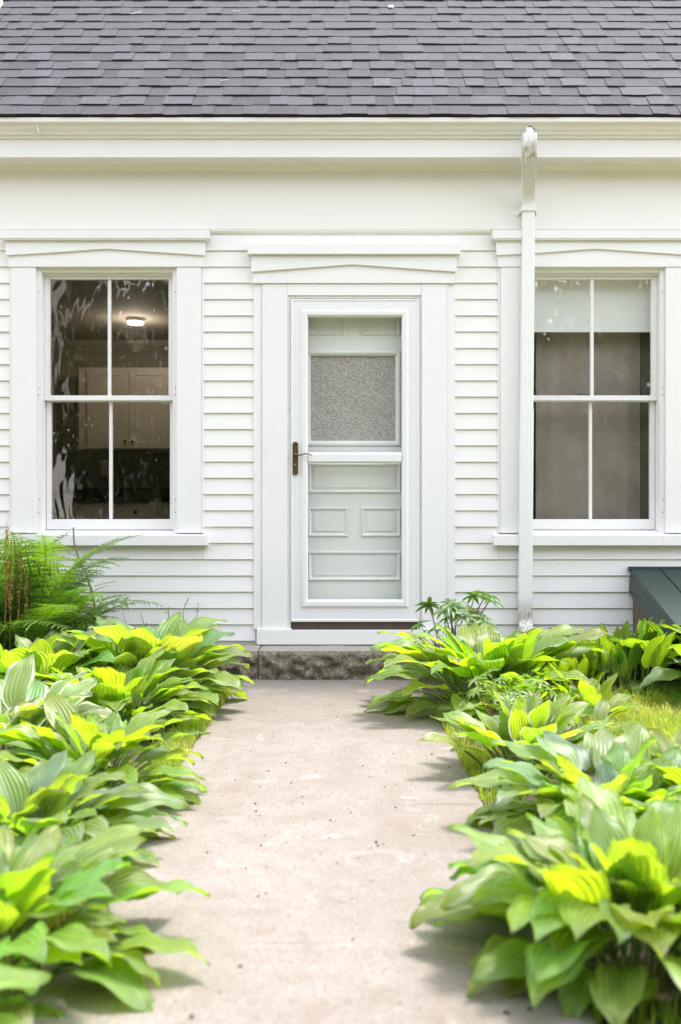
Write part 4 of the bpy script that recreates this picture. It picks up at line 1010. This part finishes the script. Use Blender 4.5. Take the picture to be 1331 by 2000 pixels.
def lupin(x, y, label, n, s, seed, col, name='lupin', wide=.06):
    t = thing(name, label, 'plant', (x, y, 0)); rr = random.Random(seed)
    for k in range(n):
        a = rr.uniform(0, 6.28); f = rr.random(); sc_ = s * rr.uniform(.6, 1.08)
        inst('leaf', rr.choice(palms), t, (rr.uniform(-wide, wide), rr.uniform(-wide, wide), 0), (0, f * .42, a), (sc_,) * 3, (*[c * rr.uniform(.8, 1.25) for c in col], 0))
lupin(.64, -.62, 'lupin with fingered leaves on reddish stems at the right foot of the door', 26, 1.40, 1, (.075, .17, .035))
lupin(.70, -2.12, 'lupin foliage with narrow fingered leaves between the hostas on the right path edge', 40, .80, 2, (.12, .2, .04), wide=.12)
# thin weeds with small leaflets along the wall
def weed_mesh(seed, h):
    rr = random.Random(seed); b = MB(); b.uv = []
    n = 10; pts = [Vector((.03 * math.sin(k * .5 + seed) * k / n, 0, h * k / n)) for k in range(n + 1)]
    b.tube(pts, [.0022 * (1 - .7 * k / n) + .0005 for k in range(n + 1)], 4, 1, cap=False); b.uv += [(.5, .5)] * len(b.v)
    for k in range(3, n + 1):
        for s in (-1, 1):
            a = rr.uniform(-.8, .8) + (0 if s > 0 else math.pi); d = Vector((math.cos(a), math.sin(a), rr.uniform(.1, .5))).normalized(); l = h * .26 * (1.15 - k / n) * rr.uniform(.7, 1.3)
            sd2 = d.cross(Vector((0, 0, 1))).normalized()
            for j in range(1, 6):
                c = pts[k] + d * l * j / 5 - Vector((0, 0, 1)) * l * .15 * (j / 5) ** 2
                for s2 in (-1, 1):
                    e = c + sd2 * s2 * l * .26 + d * l * .12 ; m_ = d * l * .09
                    i0 = len(b.v); b.add([c, c + m_ * .3 + (e - c) * .5 + m_, e, c + (e - c) * .5 - m_], [(0, 1, 2, 3)], 0); b.uv += [(.5, .5)] * 4
    return b.mesh('weed', [M['fern'], M['stalk']])
wm = [weed_mesh(k, .22 + .03 * k) for k in range(4)]
wl_ = [(164, .62, 'tall thin weed with feathery twigs right of the fern'), (205, .30, 'low wispy weed against the clapboards just right of the fern'), (252, .26, 'small weed behind the hosta leaves below the left window'), (293, .27, 'small weed behind the hosta leaves, middle of the wall stretch below the left window'),
       (332, .29, 'wispy weed left of the tall tuft near the granite step'), (365, .33, 'feathery weed tuft against the lowest clapboards near the step'), (384, .30, 'rightmost feathery weed at the left end of the granite step'), (348, .24, 'short weed in front of the foundation near the step')]
for k, (px, h, lb_) in enumerate(wl_):
    yy = -.16 if k != 7 else -.26
    me = wm[k % 4]; s = h / (.22 + .03 * (k % 4)) * 1.45
    o = inst('weed', me, None, (PX(px, yy), yy, 0.0), (0, .06, k * 1.3), (s,) * 3, (.06, .13, .05, 0)); tag(o, lb_, 'weed', 'weeds along the foot of the wall')

# ---------------------------------------------------------------- grass (stuff)
def grass(name, areas, label, seed, hmin=.03, hmax=.085):
    rr = random.Random(seed); b = MB()
    V_, F_ = [], []
    for (x0, x1, y0, y1, cnt, hs_) in areas:
        for _ in range(cnt):
            x = rr.uniform(x0, x1); y = rr.uniform(y0, y1)
            if noise.noise(Vector((x * 3, y * 3, 9))) < -.18 and rr.random() < .75: continue
            h = rr.uniform(hmin, hmax) * hs_; a = rr.uniform(0, 6.28); w_ = rr.uniform(.0012, .0026); ln_ = rr.uniform(.1, .7) * h
            dx, dy = math.cos(a), math.sin(a); i = len(V_)
            V_ += [(x - dy * w_, y + dx * w_, -.005), (x + dy * w_, y - dx * w_, -.005), (x + dy * w_ * .7 + dx * ln_ * .35, y - dx * w_ * .7 + dy * ln_ * .35, h * .6), (x - dy * w_ * .7 + dx * ln_ * .35, y + dx * w_ * .7 + dy * ln_ * .35, h * .6), (x + dx * ln_, y + dy * ln_, h * rr.uniform(.8, 1))]
            F_ += [(i, i + 1, i + 2, i + 3), (i + 3, i + 2, i + 4)]
    b.v = V_; b.f = F_; b.mi = [0] * len(F_)
    me = bpy.data.meshes.new(name); me.from_pydata(V_, [], F_); me.materials.append(M['grass'])
    o = bpy.data.objects.new(name, me); C.objects.link(o); kind(o, 'stuff'); o['label'] = label; o['category'] = 'grass'; return o
grass('lawn_grass', [(1.0, 2.6, -2.6, -1.15, 26000, 1), (1.2, 2.6, -1.2, -.75, 5000, 1.3), (2.6, 4.5, -4.5, -1.0, 8000, 1), (1.5, 2.8, -5, -2.6, 5000, 1)], 'thin sunlit lawn grass with dry patches right of the hostas', 3)
grass('edge_grass', [(-.72, -.59, -2.7, -.5, 3200, .9), (-.70, -.59, -4.5, -2.7, 1200, .7), (.455, .60, -2.8, -1.3, 2400, .9), (.45, .6, -4.6, -2.8, 900, .8), (-3.2, -.75, -5, -.3, 2500, .8), (.6, 1.2, -2.4, -1.2, 4000, 1.2), (-.9, -.62, -.5, -.3, 300, .7)], 'tufts of grass creeping between the hostas along the path edges', 4)
# dry straw tufts
b = MB(); rr = random.Random(5)
for (cx_, cy_, n_, sp) in ((1.16, -2.28, 260, .10), (1.10, -1.95, 120, .10), (1.80, -.95, 160, .09), (.95, -1.95, 60, .06)):
    for _ in range(n_):
        x = cx_ + rr.gauss(0, sp); y = cy_ + rr.gauss(0, sp); a = rr.uniform(0, 3.14); l = rr.uniform(.02, .06); z = rr.uniform(0.006, .035)
        w_ = .0012; dx, dy = math.cos(a), math.sin(a)
        b.add([(x, y, z), (x - dy * w_, y + dx * w_, z), (x + dx * l - dy * w_, y + dy * l + dx * w_, z + rr.uniform(-.01, .02)), (x + dx * l, y + dy * l, z + rr.uniform(-.01, .02))], [(0, 1, 2, 3)])
o = kind(b.obj('dry_straw', M['straw']), 'stuff'); o['label'] = 'pale dry straw lying on the lawn and soil between the hostas'; o['category'] = 'straw'
# crumbs on the path
b = MB(); rr = random.Random(12)
def crumb(x, y, r):
    vs = []; fs = []
    top = (x, y, .006 + r * .9); n_ = 6; rg = []
    for k in range(n_):
        a = 2 * math.pi * k / n_; q_ = rr.uniform(.6, 1.2) * r; rg.append((x + q_ * math.cos(a) * 1.3, y + q_ * math.sin(a), .007 + rr.uniform(0, .3) * r))
    vs = rg + [top, (x, y, .002)]; fs = [(k, (k + 1) % n_, n_) for k in range(n_)] + [((k + 1) % n_, k, n_ + 1) for k in range(n_)]; b.add(vs, fs)
for (px, py, r) in ((735, 1649, .006), (738, 1655, .005), (406, 1669, .0045), (499, 1573, .005), (500, 1588, .005), (460, 1527, .004), (751, 1541, .0045), (677, 1334, .005), (538, 1389, .004), (534, 1375, .003), (558, 1493, .004), (525, 1509, .004), (508, 1540, .003), (569, 1532, .004), (591, 1559, .003), (709, 1498, .004), (773, 1581, .004), (646, 1606, .004), (510, 1655, .004), (592, 1573, .002), (505, 1755, .004), (808, 1636, .004), (686, 1590, .0035), (644, 1640, .0025), (844, 1476, .0045), (878, 1502, .0045), (769, 1475, .0035), (665, 1364, .003), (658, 1402, .003), (480, 1700, .003), (990, 1985, .008), (1035, 1978, .008), (375, 1992, .006), (470, 1893, .005), (490, 1470, .003), (520, 1750, .003), (700, 1680, .0025), (660, 1690, .0025), (690, 1840, .003), (560, 1650, .0025)):
    d = F * HC / (py - 1040); crumb((px - 665.5) * d / F, d - DW, r * .75)
for _ in range(260):
    y = -rr.uniform(.4, 4.8); crumb(rr.uniform(PXL + .02, PXR - .02), y, rr.uniform(.0006, .0015))
o = kind(b.obj('seed_litter', M['crumb']), 'stuff'); o['label'] = 'dark seed husks and crumbs scattered on the pale path'; o['category'] = 'litter'

rc = random.Random(8)
for (x0_, y0_, n_, dx_) in ((PXR - .01, -1.93, 26, -.0125), (PXR - .01, -3.02, 22, -.014), (PXL + .02, -2.42, 14, .012)):
    b = MB(); x, y = x0_, y0_; P_ = []
    for k in range(n_):
        wd_ = .0014 * (1 - k / n_) + .0003; P_ += [(x, y - wd_, .0075), (x, y + wd_, .0075)]; x += dx_; y += rc.uniform(-.005, .005)
    b.add(P_, [(2 * k, 2 * k + 2, 2 * k + 3, 2 * k + 1) for k in range(n_ - 1)]); b.obj('crack', M['crumb'], path)
# ---------------------------------------------------------------- trees behind the camera, mirrored in the panes
def crown(b, c, r, n, size, rr):
    for _ in range(n):
        d = Vector((rr.gauss(0, 1), rr.gauss(0, 1), rr.gauss(0, 1))).normalized() * (rr.random() ** .4); p = c + Vector((d.x * r[0], d.y * r[1], d.z * r[2]))
        u = Vector((rr.gauss(0, 1), rr.gauss(0, 1), rr.gauss(0, 1))).normalized() * size; v = u.orthogonal().normalized() * size * .6
        b.append((p - u, p + v, p + u, p - v))
def quads(name, qs, mat, parent=None):
    V_ = [p for q in qs for p in q]; me = bpy.data.meshes.new(name); me.from_pydata(V_, [], [(4 * i, 4 * i + 1, 4 * i + 2, 4 * i + 3) for i in range(len(qs))]); me.materials.append(mat)
    o = bpy.data.objects.new(name, me); C.objects.link(o)
    if parent: o.parent = parent
    return o
rr = random.Random(3)
bt = thing('birch_tree', 'white barked birch mirrored at the left edge of the left window', 'tree', (-4.3, -8.3, 0))
b = MB(); pts = [(.0, 0, -.1), (.02, 0, 1), (-.05, .03, 2), (.05, 0, 3), (.1, .0, 4.5), (.05, .1, 6.5), (0, 0, 8.5)]; b.tube(pts, [.26, .22, .20, .18, .15, .10, .04], 16)
for k in range(7): z = 3.8 + k * .6; a = k * 2.4; b.tube([(.05, 0, z), (math.cos(a) * .8, math.sin(a) * .8, z + .6), (math.cos(a) * 1.6, math.sin(a) * 1.6, z + .9)], [.05, .03, .012], 7)
b.obj('trunk', M['birch'], bt, smooth=True)
q = []; 
for k in range(9): crown(q, Vector((rr.uniform(-1.3, 1.3), rr.uniform(-1.3, 1.3), rr.uniform(5, 8.4))), (1, 1, .8), 700, .045, rr)
quads('crown', q, M['tree_leaf'], bt)
q = []
for k in range(46):
    x = -19 + k * .85 + rr.uniform(-.5, .5); y = -17.5 + rr.uniform(-2, 1.5); h = rr.uniform(6, 10.5)
    for j in range(6): crown(q, Vector((x + rr.uniform(-1, 1), y + rr.uniform(-1, 1), h * (.08 + .16 * j))), (1.6, 1.2, 1.1), 380, .17, rr)
o = quads('woodland', q, M['tree_leaf']); kind(o, 'stuff'); o['label'] = 'dark green trees across the garden mirrored in the window panes'; o['category'] = 'woodland'
